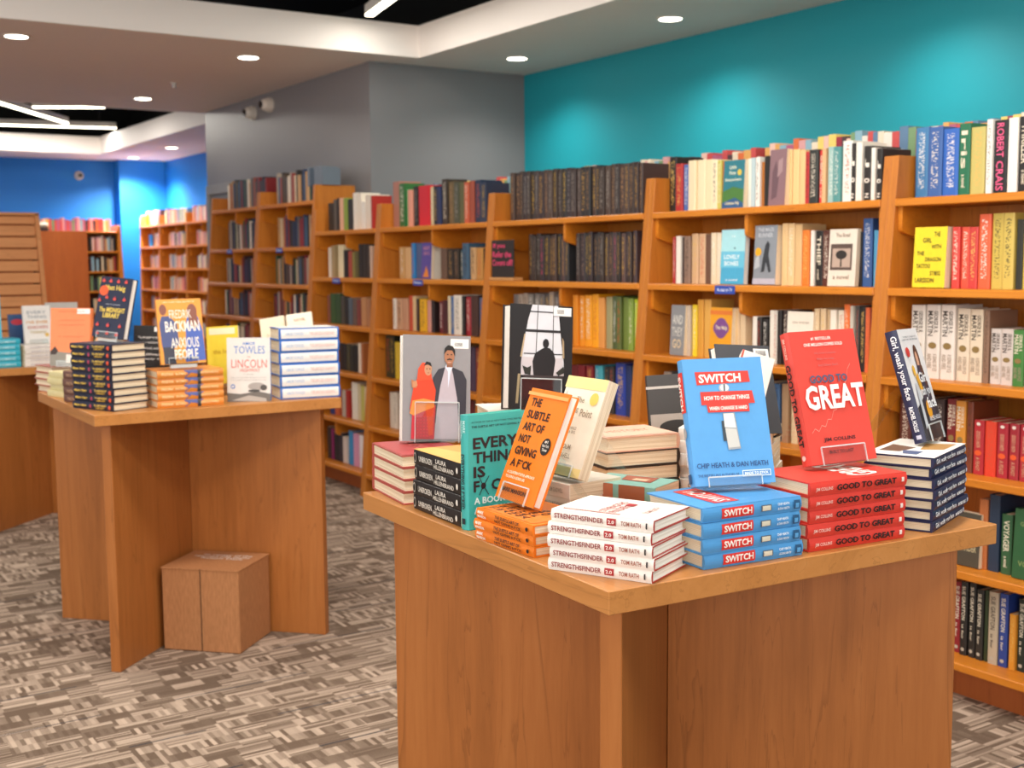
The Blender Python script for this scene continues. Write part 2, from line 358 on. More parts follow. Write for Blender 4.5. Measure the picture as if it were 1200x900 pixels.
def easel(fr, w, h, label, lip=.028, dx=0, foot=.07, base=0):
    """clear acrylic holder under and behind a leaning book; fr is the result of standing()"""
    M, P, X, Y, Z = fr
    d = M.translation - P; t = d.length
    B = Matrix(((X[0], Y[0], Z[0], P[0]), (X[1], Y[1], Z[1], P[1]), (X[2], Y[2], Z[2], P[2]), (0, 0, 0, 1)))
    root = thing('acrylic_book_easel', label, 'book stand', B)
    a = w * .18 + dx; b = w * .82 + dx
    th = .002
    obj('back_panel', boxes([(a, t + .002, -.001, b, t + .002 + th, h)]), root, M_ACR)
    obj('ledge', boxes([(a, -.004, -.003, b, t + .004, -.001)]), root, M_ACR)
    obj('front_lip', boxes([(a, -.006, -.003, b, -.004, lip)]), root, M_ACR)
    if base: obj('base_block', boxes([(a + .004, .001, -.003 - base, b - .004, t - .001, -.0031)]), root, M_ACE)
    e = .0012
    obj('lip_edge', boxes([(a, -.0066, lip - e, b, -.0036, lip + e), (a - e, -.0066, -.003, a, -.0036, lip), (b, -.0066, -.003, b + e, -.0036, lip)]), root, M_ACE)
    # rear leg: from the panel's head straight down to the surface and foot
    top = B @ Vector(((a + b) / 2, t + .004, h * .95)); fl = P.z - .003
    yd = Vector((Y.x, Y.y, 0)).normalized(); xd = Vector((X.x, X.y, 0)).normalized() * (b - a) / 2
    bot = Vector((top.x, top.y, fl)) + yd * foot
    Vs = []
    for q in (top - xd, top + xd, bot + xd, bot - xd): Vs.append(q)
    Vs += [q + yd * .002 for q in Vs]
    inv = B.inverted(); Vs = [inv @ q for q in Vs]
    obj('rear_leg', mesh(Vs, [(0, 1, 2, 3), (7, 6, 5, 4), (0, 4, 5, 1), (1, 5, 6, 2), (2, 6, 7, 3), (3, 7, 4, 0)]), root, M_ACR)
    return root
# ---------------------------------------------------------------- the room
HC = 2.7
def struct(name, me, m, parent=None):
    o = obj(name, me, parent, m)
    if not parent: o['kind'] = 'structure'
    return o
struct('floor', boxes([(-6, -4, -.1, 5.2, 16.4, 0)]), carpet())
struct('wall_teal', boxes([(4.88, -4, 0, 5.0, 7.27, HC)]), M_TEAL)
# the grey column block between the two parts of the shop
struct('wall_grey', boxes([(3.66, 7.27, 0, 5.0, 10.45, HC)]), M_GREY)
struct('wall_blue_back', boxes([(-6, 15.95, 0, 5.1, 16.1, HC)]), M_BLUE)
struct('wall_blue_column', boxes([(4.36, 15.72, 0, 4.95, 15.95, HC)]), M_BLUE)
struct('wall_blue_right', boxes([(4.95, 10.45, 0, 5.1, 15.95, HC)]), M_BLUE)
# dropped ceiling with two openings up to the black deck
struct('ceiling', boxes([(3.89, -4, HC, 5.2, 7.0, HC + .19), (-6, 7.0, HC, 5.2, 10.5, HC + .19), (3.96, 10.5, HC, 5.2, 15.0, HC + .19), (-6, 15.0, HC, 5.2, 16.2, HC + .19)]), M_CEIL)
struct('trim_1', boxes([(3.875, -4, HC - .002, 3.892, 7.0, HC + .2), (-6, 6.985, HC - .002, 3.892, 7.002, HC + .2)]), M_FASC)
struct('trim_2', boxes([(3.945, 10.5, HC - .002, 3.962, 15.0, HC + .2), (-6, 14.985, HC - .002, 3.962, 15.002, HC + .2), (-6, 10.498, HC - .002, 3.962, 10.515, HC + .2)]), M_FASC)
struct('ceiling_black', boxes([(-6, -4, 3.5, 5.2, 16.2, 3.55)]), M_BLACK)
struct('wall_deck', boxes([(4.6, -4, HC + .19, 4.65, 16.2, 3.5), (-6, 16.15, HC + .19, 5, 16.2, 3.5)]), M_BLACK)
M_FRAME = flat('8a8886', .4)
d = thing('door_1', None, None, Matrix.Translation((3.655, 9.9, 0))); d['kind'] = 'structure'
obj('door_frame', bevel(boxes([(-.03, -.50, 0, .002, -.42, 1.98), (-.03, .42, 0, .002, .50, 1.98), (-.03, -.50, 1.98, .002, .50, 2.06)]), .004), d, M_FRAME)
obj('door_leaf', boxes([(-.012, -.42, 0, .002, .42, 1.98)]), d, flat('6c6966', .45))
obj('door_handle', bevel(boxes([(-.06, .3, 1.0, -.045, .38, 1.02), (-.06, .36, 1.0, -.01, .38, 1.02)]), .004), d, flat('b8b4b0', .3, .5, 1))

# recessed downlights: ring and lens let into the ceiling, each with its own lamp
def downlight(x, y, label, pw=16, z=HC):
    t = thing('recessed_downlight', label, 'ceiling light', (x, y, z), 'recessed downlights')
    rr = []
    n = 28
    V = []; F = []
    for r, zz in ((.078, -.001), (.080, -.006), (.064, -.006), (.060, .0)):
        V += [(r * math.cos(2 * math.pi * i / n), r * math.sin(2 * math.pi * i / n), zz) for i in range(n)]
    for k in range(3):
        F += [(k * n + i, k * n + (i + 1) % n, (k + 1) * n + (i + 1) % n, (k + 1) * n + i) for i in range(n)]
    obj('trim_ring', mesh(V, F), t, flat('f0ece6', .5))
    obj('lens', cyl(.062, .002, 24, -.005), t, M_DL)
    l = bpy.data.lights.new('downlight', 'SPOT'); l.energy = pw; l.spot_size = R(140); l.spot_blend = .9; l.shadow_soft_size = .06; l.color = (1, .92, .83)
    o = bpy.data.objects.new('downlight_lamp', l); COL.objects.link(o); o.location = (x, y, z - .02)
for x, y, s, pw in [(4.43, 5.17, 'round recessed downlight nearest the teal wall, right of the other over that wall', 42), (4.43, 6.68, 'round recessed downlight close to where teal wall meets grey column', 38),
                (2.93, 7.52, 'round recessed downlight in soffit left of the grey column corner', 16), (1.53, 7.5, 'round recessed downlight at far left of the brown soffit', 16),
                (2.93, 9.8, 'round recessed downlight beside the sprinkler, above the black opening edge', 16), (4.43, 15.3, 'round recessed downlight throwing light on the bright blue column', 320),
                (4.43, 13.8, 'round recessed downlight in the far soffit, nearer the grey wall', 50)]:
    downlight(x, y, s, pw)
for x, y, s in [(4.43, 3.67, 'first'), (4.43, 2.17, 'second'), (4.43, .67, 'third')]:
    downlight(x, y, f'{s} recessed downlight over the teal wall past the right edge of the picture', 40)
sp = thing('ceiling_sprinkler', 'small sprinkler head hanging from the brown soffit', 'sprinkler', (2.877, 8.85, HC))
obj('flange', cyl(.03, .006, 16, -.006), sp, flat('d8d0c8', .4)); obj('head', cyl(.012, .03, 12, -.036, .016), sp, flat('b0a89e', .3, .5, .8)); obj('deflector', cyl(.022, .003, 14, -.039), sp, flat('b0a89e', .3, .5, .8))
def camera_dome(x, y, z, axis, label, col='d8d2c8'):
    rot = Matrix.Rotation(R(-90), 4, 'Y') if axis == 'x' else Matrix.Rotation(R(90), 4, 'X')
    t = thing('security_camera', label, 'camera', Matrix.Translation((x, y, z)) @ rot)
    obj('mount', cyl(.055, .03, 24), t, flat(col, .4))
    bm = bmesh.new(); bmesh.ops.create_uvsphere(bm, u_segments=20, v_segments=12, radius=.048)
    for v in bm.verts: v.co.z += .04
    me = bpy.data.meshes.new('dome'); bm.to_mesh(me); bm.free(); obj('housing', me, t, flat(col, .4))
    obj('lens', cyl(.026, .012, 18, .08), t, flat('15161a', .15))
camera_dome(3.66, 9.30, 2.575, 'x', 'small security camera on the grey wall, the left of two')
camera_dome(3.66, 8.95, 2.60, 'x', 'round white sensor on the grey wall beside the camera', 'e8ded2')
camera_dome(3.92, 15.95, 2.50, 'y', 'white dome camera on the blue back wall')

# linear LED fittings hanging in the black openings
def led(a, b, label, pw=9, wdt=.055):
    A, B = Vector(a), Vector(b); L = (B - A).length; c = (A + B) / 2
    M = Matrix.Translation(c) @ (B - A).to_track_quat('X', 'Z').to_matrix().to_4x4()
    t = thing('linear_led_light', label, 'ceiling light', M)
    obj('housing', bevel(boxes([(-L / 2, -wdt / 2, .0, L / 2, wdt / 2, .06)]), .004), t, flat('e8e4de', .5))
    obj('diffuser', boxes([(-L / 2 + .004, -wdt / 2 + .003, -.012, L / 2 - .004, wdt / 2 - .003, 0)]), t, M_LED)
    for s in (-1, 1): obj('hanging_rod', boxes([(s * L * .4 - .003, -.003, .06, s * L * .4 + .003, .003, .48)]), t, flat('303030', .5))
    l = bpy.data.lights.new('led', 'AREA'); l.shape = 'RECTANGLE'; l.size = L * .95; l.size_y = wdt; l.energy = pw; l.color = (1, .95, .88)
    o = bpy.data.objects.new('led_lamp', l); COL.objects.link(o); o.matrix_world = Matrix.Translation((0, 0, -.02)) @ M
led((3.445, 6.83, 2.9), (3.0, 4.7, 2.9), 'white linear LED light in the black opening at the top of the picture', 12)
led((2.74, 12.84, 2.95), (3.35, 12.5, 2.95), 'short linear LED light tilted up to the right, upper of three far left', 14)
led((2.1, 12.2, 2.95), (3.36, 14.1, 2.95), 'linear LED light running diagonally between two others at far left', 16)
led((2.2, 14.75, 2.95), (3.97, 14.35, 2.95), 'long linear LED light, lowest of three at far left', 16)
for (a, b), lb in zip([((.2, 1.2, 3.0), (2.4, 1.9, 3.0)), ((.6, 3.4, 3.0), (2.6, 2.9, 3.0)), ((-.8, 5.4, 3.0), (1.4, 4.6, 3.0)), ((-2.5, 1.0, 3.0), (-.8, 2.6, 3.0)), ((1.0, -.6, 3.0), (3.0, .4, 3.0)), ((-1.0, 12.0, 3.0), (1.0, 13.6, 3.0))], ['above the nearest table', 'above the middle table', 'above the left table', 'by the shop window', 'behind the camera', 'in the far opening']):
    led(a, b, 'added unseen linear LED fill light, ' + lb, 34, .07)  # unseen fittings added as fill to brighten the table tops

# ---------------------------------------------------------------- bookcases
def XX(z): return 3.30 - .085 * (1.73 - z)
BACK = 3.56
def bookcase(y0, y1, tops, ztop, label, back=BACK, tags=(), rear=True, th=.03, ymid=None, xo=0.0, mir=False):
    t = thing('bookcase', label, 'bookcase', (3.18, y0, 0), 'wooden bookcases along the wall')
    ox = 3.18
    def bx(n, L, m, par=None, bv=.0015):
        me = bevel(boxes([(a - ox, b - y0, c, d_ - ox, e - y0, f) for a, b, c, d_, e, f in L]), bv) if bv else boxes([(a - ox, b - y0, c, d_ - ox, e - y0, f) for a, b, c, d_, e, f in L])
        return obj(n, me, par or t, m)
    for ya, yb in ((y0, y0 + th), (y1 - th, y1)):
        poly = [(XX(.0) - ox, 0), (XX(ztop) - ox, ztop), (back - ox, ztop), (back - ox, 0)]
        obj('side_panel', bevel(extr(poly, ya - y0, yb - y0, 'y'), .0015), t, W_CASE)
    bx('back_panel', [(back - .012, y0 + th, .02, back, y1 - th, tops[0])], W_CASE, None, 0)
    for z in tops:
        bx('shelf', [(XX(z) - .006, y0 + th, z - .026, back - .012, y1 - th, z)], W_SHELF, None, .003)
    bx('toe_kick', [(3.262, y0 + th, 0, 3.28, y1 - th, tops[-1] - .026)], W_DARK, None, 0)
    for z in tops[:-1]:
        f = XX(z) - ox + .014; b = back - .012 - ox; zz = z - .026
        poly = [(f, zz), (f, zz - .070), (f + .003, zz - .079), (f + .011, zz - .085), (f + .14, zz - .120), (b, zz - .120), (b, zz)]
        ys = [y1 - th - .018, (ymid or (y0 + y1) / 2) - .009, y0 + th]
        for q in ys: obj('shelf_bracket', extr(poly, q - y0, q + .018 - y0, 'y'), t, W_SHELF)
    if rear: bx('rear_carcass', [(back, y0, 0, back + .24, y1, 1.64)], W_CASE, None, 0)
    for k, yy, txt in tags:
        z = tops[k]; x = XX(z) - .0085 - ox
        tg = obj('shelf_sign', boxes([(x, yy - .055 - y0, z - .034, x + .002, yy + .055 - y0, z - .002)]), t, flat('2a4aa8', .4)); tg['label'] = 'blue shelf label'
        items = [('t', txt, .12, .3, .88, .72, 'e8ecf8')]
        me = print_mesh(items, lambda u, v, e: (x - e, yy + .055 - .11 * u - y0, z - .034 + .032 * v)); obj('sign_print', me, tg)
    return t
TOPS = [1.592, 1.297, 1.002, .715, .425, .14]
BAYS = {5: (1.478, 2.724), 4: (2.724, 3.970), 3: (3.970, 5.215), 2: (5.215, 6.460), 1: (6.460, 7.388)}
BNAME = {5: 'rightmost bookcase', 4: 'bookcase second from right', 3: 'bookcase of dark covers', 2: 'bookcase right of the narrow one', 1: 'narrow bookcase before the grey wall'}
bookcase(*BAYS[5], TOPS, 1.735, 'wooden bookcase at the right edge with white and red fantasy rows', ymid=2.005)
bookcase(*BAYS[4], TOPS, 1.735, 'wooden bookcase second from right, with light blue book facing out', tags=[(1, 3.47, 'As seen on TV')], ymid=3.405)
bookcase(*BAYS[3], TOPS, 1.735, 'wooden bookcase with two rows of near-black spines in front of teal wall')
bookcase(*BAYS[2], TOPS, 1.735, 'wooden bookcase just right of grey column corner, purple book facing out', tags=[(1, 5.92, 'Fiction')])
bookcase(*BAYS[1], TOPS, 1.735, 'narrow wooden bookcase left of the grey column corner', rear=False, tags=[(1, 6.98, 'Fiction')])
LT = [1.80, 1.497, 1.243, .995, .745, .495, .16]
bookcase(7.392, 8.378, LT, 1.90, 'taller wooden bookcase on grey wall, right one of the far pair', 3.60, rear=False, tags=[(1, 7.93, 'New')])
bookcase(8.386, 9.37, LT, 1.90, 'taller wooden bookcase on grey wall, left one beside the door frame', 3.60, rear=False, tags=[(1, 8.9, 'New')])

# shelved books: a unit book stood spine to the aisle, scaled to each book's size
def unit_book():
    V, F = box(0, -.5, 0, 1, .5, 1)
    V2 = [(.0, -.36, 0), (0, .36, 0), (.02, .5, 0), (1, .5, 0), (1, .44, 0), (.03, .44, 0), (.03, -.44, 0), (1, -.44, 0), (1, -.5, 0), (.02, -.5, 0)]
    n = len(V2); V = V2 + [(a, b, 1) for a, b, c in V2]
    F = [tuple(range(n)), tuple(range(2 * n - 1, n - 1, -1))] + [(i, (i + 1) % n, n + (i + 1) % n, n + i) for i in range(n)]
    K = [0] * len(F); o = len(V)
    pv, pf = box(.03, -.44, .012, .985, .44, .985); V += pv; F += [tuple(i + o for i in q) for q in pf]; K += [1] * 6
    return mesh(V, F, K, 'shelved_book')
UB = {}
for k, m in SPM.items():
    me = unit_book(); me.materials.append(m); me.materials.append(M_PAGE); UB[k] = me
def cname(h):
    r, g, b = (int(h[i:i + 2], 16) for i in (0, 2, 4)); mx, mn = max(r, g, b), min(r, g, b); s = (mx - mn) / max(1, mx)
    if mx < 75: return 'black' if s < .3 else ('dark navy' if b == mx else ('dark green' if g == mx else 'dark brown'))
    if s < .14: return 'white' if mx > 200 else ('pale grey' if mx > 140 else 'grey')
    if b == mx: return ('light blue' if mx > 170 else ('blue' if s > .4 else 'slate blue')) if g >= r * .9 or s > .5 else 'purple'
    if g == mx and g > r * 1.04: return 'green' if b < g * .85 else 'teal'
    if g > r * .78: return ('cream' if mx > 190 and s < .45 else ('yellow' if mx > 180 else 'olive'))
    if g > r * .5: return ('tan' if s < .5 else 'orange') if mx > 150 else 'brown'
    return ('red' if s > .6 else 'pinkish') if mx > 110 else 'maroon'
ROWS={
(5,0):'2657 52 233 3f78a8;2602 56 229 3a5f9e;2543 61 218 2f63b8 t;2490.8 42.5 230 1f6b4a Iris;2441 53 214 c2b468;2398 22 233 eee8e0 t;2361 48 228 1b1a1e ROBERT_CRAIS;2319 34 231 f0ebe0 t;2281 40 232 1c1a1a THRILLER;2238 45 228 a03030;2190 49 218 304a70;2143 43 221 e0d8c8;2096 50 218 2a2a2a',
(5,1):'2491 29 197 d04038 t;2460 31 196 d8503a t;2428 32 195 c83c38 t;2389 44 234 e0603a t;2345 40 235 c9b050 t;2303 39 235 cdb458 t;2269 22 214 2a2a22;2246 22 211 c8b050;2209 44 218 7a2a20;2162 49 214 203040;2112 48 214 d0c0a0',
(5,2):'2612 55 239 d8d0c6 MARTIN;2555 54 241 dcd2c8 MARTIN;2497 54 242 e0d6cc MARTIN;2442 47 232 dcccb6 MARTIN;2392 47 231 dccbb2 MARTIN;2356 20 228 8a6a55;2322 38 173 cfc4bc MARTIN;2279 42 174 cfc2ba MARTIN;2237 38 173 3f7a35 MARTIN;2196 39 175 c0b4a8;2155 41 179 7a2a2a',
(5,3):'2639 48 218 5a2a22;2589 43 220 2a3038;2544 39 224 8a5a30;2501 38 225 3a2a28;2458 38 229 7a1f22 MARTIN;2418 37 227 d08a30 MARTIN;2386 22 227 7a3a22;2351 37 173 b02830 LORD;2310 40 173 d84028 t;2269 38 172 a82432 LORD;2230 34 174 a02430 LORD;2192 35 175 a82432 LORD;2153 36 177 502028;2111 40 182 802820',
(5,4):'2306 32 221 b86a38;2267 38 241 24344a;2223 37 187 2f5a38 VOYAGER;2087 46 208 3a3028;2042 42 211 a04030',
(5,5):'2379 31 230 8a2028 GRAFTON;2349 25 237 23211f GRAFTON;2320 24 240 252320 GRAFTON;2291 25 225 2a2824 GRAFTON;2269 14 227 2c3a20;2243 33 228 b8a890 GRAFTON;2209 30 230 28408a GRAFTON;2176 22 174 d08a28;2151 26 225 1f2a22 GRAFTON;2120 30 230 402020;2086 29 233 202838',
(4,0):'3910 45 229 221e1c t;3864 44 198 b0302f;3825 31 192 4a68a8 t;3786 46 206 ecd9b4;3737 50 205 f0deb8;3689 44 203 efdcb4;3652 29 200 f2e2c0;3624 24 195 c8c060;3602 19 190 d05a2a;3461 25 190 f0ebe0;3437 22 191 b8ccd0;3411 22 192 f2ece2;3389 15 172 b06a28;3359 44 193 252321 t;3250 25 206 e0ba80;3220 33 206 e8c48a;3188 28 201 e6c088;3163 20 193 b83030 t;3130 44 198 2c302e t;3097 19 194 d03030 GUMPTION;3078 17 198 e0b080;3052 29 202 98bcb8 t;3018 33 199 4f9090 t;2978 44 217 f0ebe2 t;2943 20 205 2a2422 O;2916 27 206 f0e9dc;2884 31 191 262220 O;2857 18 183 efe8dc;2834 23 179 262220 O',
(4,1):'3866 15 192 b02a2a;3840 28 195 e8e0d4;3816 12 191 3a2420;3787 38 194 8a7060 t;3745 40 203 cfa982 t;3701 40 202 d4ae88 t;3662 32 198 6a4a38;3626 29 204 e8d4b4;3595 26 203 ecd9bc;3244 29 230 e0bc88;3212 33 229 e2c08c;3176 35 225 d8b480;3137 36 203 e07a28 t;3107 18 201 ece4d8;3078 34 199 1f1c1a THIEF;3042 33 197 5a2c20 t;2889 18 191 241d1a;2854 42 236 2f5590 t;2818 21 194 4f98c0',
(4,2):'3748 28 207 c0b0a0;3716 30 210 f0cf20 t;3670 35 233 d89a3a;3630 39 234 e0a850;3471 32 205 d8b890;3437 29 206 dcc09a;3404 29 207 cfae84;3371 29 175 ece4d8;3342 24 173 2c2826 t;3312 28 167 201c1b t;3283 21 201 ebe3d6;3260 19 201 d8d0c4;3237 21 202 2a2422 t;3213 21 203 3a2826 t;3056 23 214 d8bc94;3028 25 215 dcc09a;3002 21 212 c8a880;2976 27 212 ece2d2;2945 28 211 e8dcc8;2916 26 233 e8702a;2892 16 229 c8c0b0;2873 16 228 4a4644 t;2847 25 227 221f1d t;2820 19 225 e06a38 t;2800 14 221 8a2a24',
(4,3):'3855 43 215 b0a090;3806 42 219 303438 t;3764 31 215 a83028;3719 46 218 d0b890;3672 35 214 284060 t;3627 44 218 8a6a50;3579 39 215 e0d8c8;3535 38 218 3a2a22 t;3489 42 215 c07030;3443 37 218 506040;3401 36 215 d8c8a8;3357 40 219 702028 t;3309 35 216 2a2a30;3269 35 219 c8b090;3227 38 216 3a5a80 t;3181 33 220 a08060;3139 33 217 e0c8a0;3095 36 221 b04030 t;3051 32 218 e8e0d0;3010 31 221 705030;2968 35 219 20242a t;2929 34 222 c09050;2892 30 219 a02a2a;2856 33 222 2a3a30 t;2820 29 219 d8c8b0',
(3,0):'5126 38 240 4a3a32 g;5084 45 238 3a2e2c g;5045 29 242 382c26 g;5011 37 233 332a2e g;4977 29 239 382c26 g;4944 36 238 2f2624 g;4910 28 237 3a2e2c g;4870 50 231 332a2e g;4827 35 236 453530 g;4791 34 231 4a3a32 g;4756 34 236 382c26 g;4721 34 230 382c26 g;4687 33 234 2a2a2c g;4652 33 234 332a2e g;4613 43 226 3a2e2c g;4575 32 228 453530 g;4537 42 231 2a2a2c g;4494 41 229 2a2a2c g;4457 31 230 453530 g;4428 24 231 2a2a2c g;4393 43 221 382c26 g;4351 39 224 4a3a32 g;4315 30 228 4a3a32 g;4284.8 29.5 228 2f2624 g;4248 41 222 453530 g;4212 29 224 4a3a32 g;4178 37 224 382c26 g;4144 28 218 3a2e2c g;4118 22 220 453530 g',
(3,1):'4974 44 221 2a2a2c g;4934 33 226 3a2e2c g;4902.8 28.5 217 382c26 p;4870 36 229 382c26 g;4835 32 218 332a2e p;4797 42 220 2f2624 g;4760 31 216 382c26 g;4726 34 221 453530 g;4695 27 224 241f1f g;4664 33 214 4a3a3c g;4631 30 223 2a2a2c g;4602 26 227 453530 g;4574 29 220 5a4440 g;4543 29 223 3a2e2c g;4508.8 38.5 224 332a2e p;4474 28 221 2a2a2c g;4443 31 227 332a2e g;4411 31 216 241f1f g;4383 24 224 2a2a2c g;4356 27 221 382c26 g;4329 24 215 4a3a32 g;4298 36 221 3a2e2c g;4267 23 221 4a3a3c p;4242 26 222 241f1f p;4213 29 216 5a4440 g;4183 29 222 332a2e p;4156 23 215 382c26 p;4131 25 225 4a3a3c g',
(3,2):'5029 41 228 6a6462 t;4983 41 230 9a8a7c t;4938 40 235 9a8a7c t;4893 40 231 807a74 t;4849 39 234 807a74 t;4805 39 233 6a6462 t;4762 38 238 544e4c t;4719 38 245 9a8a7c t;4677 37 236 5c5250 t;4636.0 44.0 235 b08040;4581 57 236 d89030;4525 39 234 e08a20;4484 35 232 e89420;4435 54 235 f0a020;4380 47 240 f5a818;4330 46 226 e09a50;4277 45 231 a09a70;4235 30 236 4a5a30 t;4200 32 233 5c6a34;4163 35 230 6f8238;4124 34 227 86a040;4093 19 224 b8d020',
(3,3):'5168 64 167 a08868;5097 62 167 4a3a34 t;5026 61 172 d8c8a8;4957 60 173 30343a;4889 59 177 8a3028;4822 58 178 c09858;4757 57 182 2f4460;4692 56 186 5a4030 t;4629 55 187 b8a890;4568 53 191 283028 t;4507 53 199 6a2024;4447 52 203 7a2028;4389 51 203 8a2c30;4340 31 208 3f9fb8;4303 30 209 4aa8b8;4260 33 208 2c3034 t;4223 33 211 3a3634 t;4164 71 230 2f45a0 t;4106 37 223 28386a;4066 28 222 4a6a70',
(3,4):'5160 64 130 6a4a3a;5087 63 130 c0b0a0;5016 62 130 2a3440 t',
(2,0):'6475 108 279 7a4a68;6378 84 269 b07868;6293 72 254 2f6a35;6240 25 217 58b070;6196 50 212 e09a84;6137 55 228 241c1a g;6040 127 228 d02030;5957 28 216 c8b890;5916 42 219 20242e t;5866 46 211 22305a t;5806 60 250 3a3028;5744 54 232 6a5838 g;5683 58 227 474a38 g;5624 48 221 5c5a38;5571 47 220 c05a3a;5519 47 224 9a4a35;5459 63 225 20304a;5396 53 208 28344a g',
(2,1):'6464 76 182 a0a040;6363 112 181 d4b694;6270 62 182 c89a60;6197 71 179 d8ac78;6130 40 202 2a80c0;6069 69 199 50608a;5895 13 180 e0d8c8;5853 61 175 3a3024 g;5780 64 169 6a5040;5708 59 161 2a2420 g;5645 58 161 302820 g;5595 30 158 2f4a50;5542 65 193 40607a t;5477 55 170 c8a070;5413 63 165 c89048;5362 28 160 2a2018',
(2,2):'6316 37 178 e8dccc;6257 68 179 c89a78;6184 67 181 c49272;6124 40 199 c84828;6078 39 198 d8b888;6036 24 184 2a2420;5979 78 183 e8b020;5913 43 177 d89888;5865 33 179 2a1c1c;5824 37 175 38201f g;5779 41 176 681c24;5730 45 182 4a1a1e;5681 22 206 e0d0b0;5651 26 204 3a68a0;5593 80 212 ece4d6 t;5535 25 209 242020;5491 51 205 a02030 t;5424 72 211 4a3028;5356 54 204 506a8a t;5316 16 200 303848',
(2,3):'6372 65 249 3a3a25;6305 58 247 2c2e20 g;6234 73 215 d8b830 g;6174 36 209 e0d8c8;6109 71 217 6a4a38;6023 79 217 2a3a4a;5933 78 222 b07048;5850 66 221 3a2a28;5769 75 226 c8b8a0;5681 82 226 702a28;5594 71 226 284038;5509 79 231 d0a860;5426 68 231 4a3a50;5349 67 231 8a3a30',
(2,4):'6289 42 209 d8ccbc;6238 47 213 e0d4c4;6185 46 213 b8a898;6114 72 219 8a5a48;6032 70 221 3a4a5a;5392 68 242 6a2a2a;5315 67 244 3a2a30',
(1,0):'7259 71 183 2a2622 g;7193 44 202 5a544e;7148 31 210 28221e;7098 56 208 e0b090;7035 55 205 88a040;6968 66 197 2a2a2a;6902 47 230 f0e8dc;6842 58 227 ece2d2;6786 46 173 f2ece2;6720 68 211 e8dccc;6668 22 203 b03028',
(1,1):'7237 38 192 e8dccc;7187 44 203 b09870;7136 44 207 988458;7069 75 206 ecdcb4;6996 61 173 201a18;6935 48 167 a84838;6886 35 161 8a8040;6841 41 166 60582c;6788 46 207 28221e;6735 46 207 302820;6686 40 201 3a2e26;6646 28 195 d8b8a0',
(1,2):'7212 38 180 8a5040;7150 70 192 3a5a30;7073 69 194 34502c;7004 55 179 4a4438;6949 42 169 28241f;6894 54 170 56606a;6833 53 167 6a5448;6774 53 163 803c34;6708 64 175 c08858;6644 51 166 b07850',
(1,3):'6996 37 170 3a2a22;6943 55 173 26221e g;6888 42 171 48442c;6836 48 168 2a2a22;6781 47 171 20201c;6727 35 184 e8d4c0;6689 28 186 b06838',
(1,4):'7086 64 167 2a3a7a;7019 56 167 c8603a;6915 49 170 c0b0a0;6862 42 175 b03028;6757 77 231 ece4d4;6691 41 226 d8c8a0;6648 34 219 c8c060;6607 34 217 e0c8a0',
(1,5):'7092 51 205 3a2a24;7044 31 199 8a2060;6988 56 184 282428;6928 49 185 38303a;6860 61 166 d8c8c0;6772 60 214 3a90c8;6698 77 206 d898b8;6627 52 204 f0e8ea',
}

SHELF = ['top shelf', 'second shelf', 'third shelf', 'fourth shelf', 'fifth shelf', 'bottom shelf']
FACING = {}
rnd = random.Random(7)
SPINE_TXT = {}
def spine_text(h, s, wd):
    k = (h, s, wd)
    if k in SPINE_TXT: return SPINE_TXT[k]
    s2 = s.replace('_', ' ')
    c, a = lin(h)[:3], 0
    lum = .3 * c[0] + .6 * c[1] + .1 * c[2]
    ink = '4a3f38' if lum > .35 else 'e8dcc4'
    if s == 'MARTIN': it = [('t', 'GEORGE R. R.', .08, .58, .38, .88, ink), ('t', 'MARTIN', .08, .14, .42, .52, ink), ('e', .55, .5, .045, .30, '8a7040'), ('t', 'A SONG OF ICE', .66, .55, .9, .85, 'a08c78'), ('t', 'AND FIRE', .66, .15, .86, .45, 'a08c78')]
    elif s == 'GRAFTON': it = [('t', 'SUE GRAFTON', .06, .25, .52, .75, ink), ('t', 'is for', .58, .3, .78, .6, ink), ('e', .92, .5, .025, .25, 'b8b0a0')]
    elif s == 'LORD': it = [('t', 'GEORGE R. R. MARTIN', .2, .3, .5, .7, 'd8a080'), ('e', .6, .5, .05, .35, 'e05a28'), ('t', 'A FEAST', .68, .3, .93, .7, 'c89878'), ('e', .07, .5, .03, .2, 'e8dcd0')]
    elif s == 'ROBERT_CRAIS': it = [('t', 'ROBERT', .04, .2, .5, .75, 'e85a88'), ('t', 'CRAIS', .55, .2, .95, .75, 'e85a88')]
    elif s == 'O': it = [('e', .62, .5, .04, .4, 'f0e8dc'), ('e', .62, .5, .02, .2, '262220'), ('t', 'J', .22, .2, .38, .8, 'f0e8dc'), ('t', 'N', .85, .2, .93, .8, 'f0e8dc')]
    else: it = [('t', s2, .1, .22, .62, .78, ink), ('t', 'a novel', .7, .3, .88, .65, ink)]
    SPINE_TXT[k] = print_mesh(it, lambda u, v, e: (-.005 - e, .5 - v, 1 - u), name='spine_print')
    return SPINE_TXT[k]
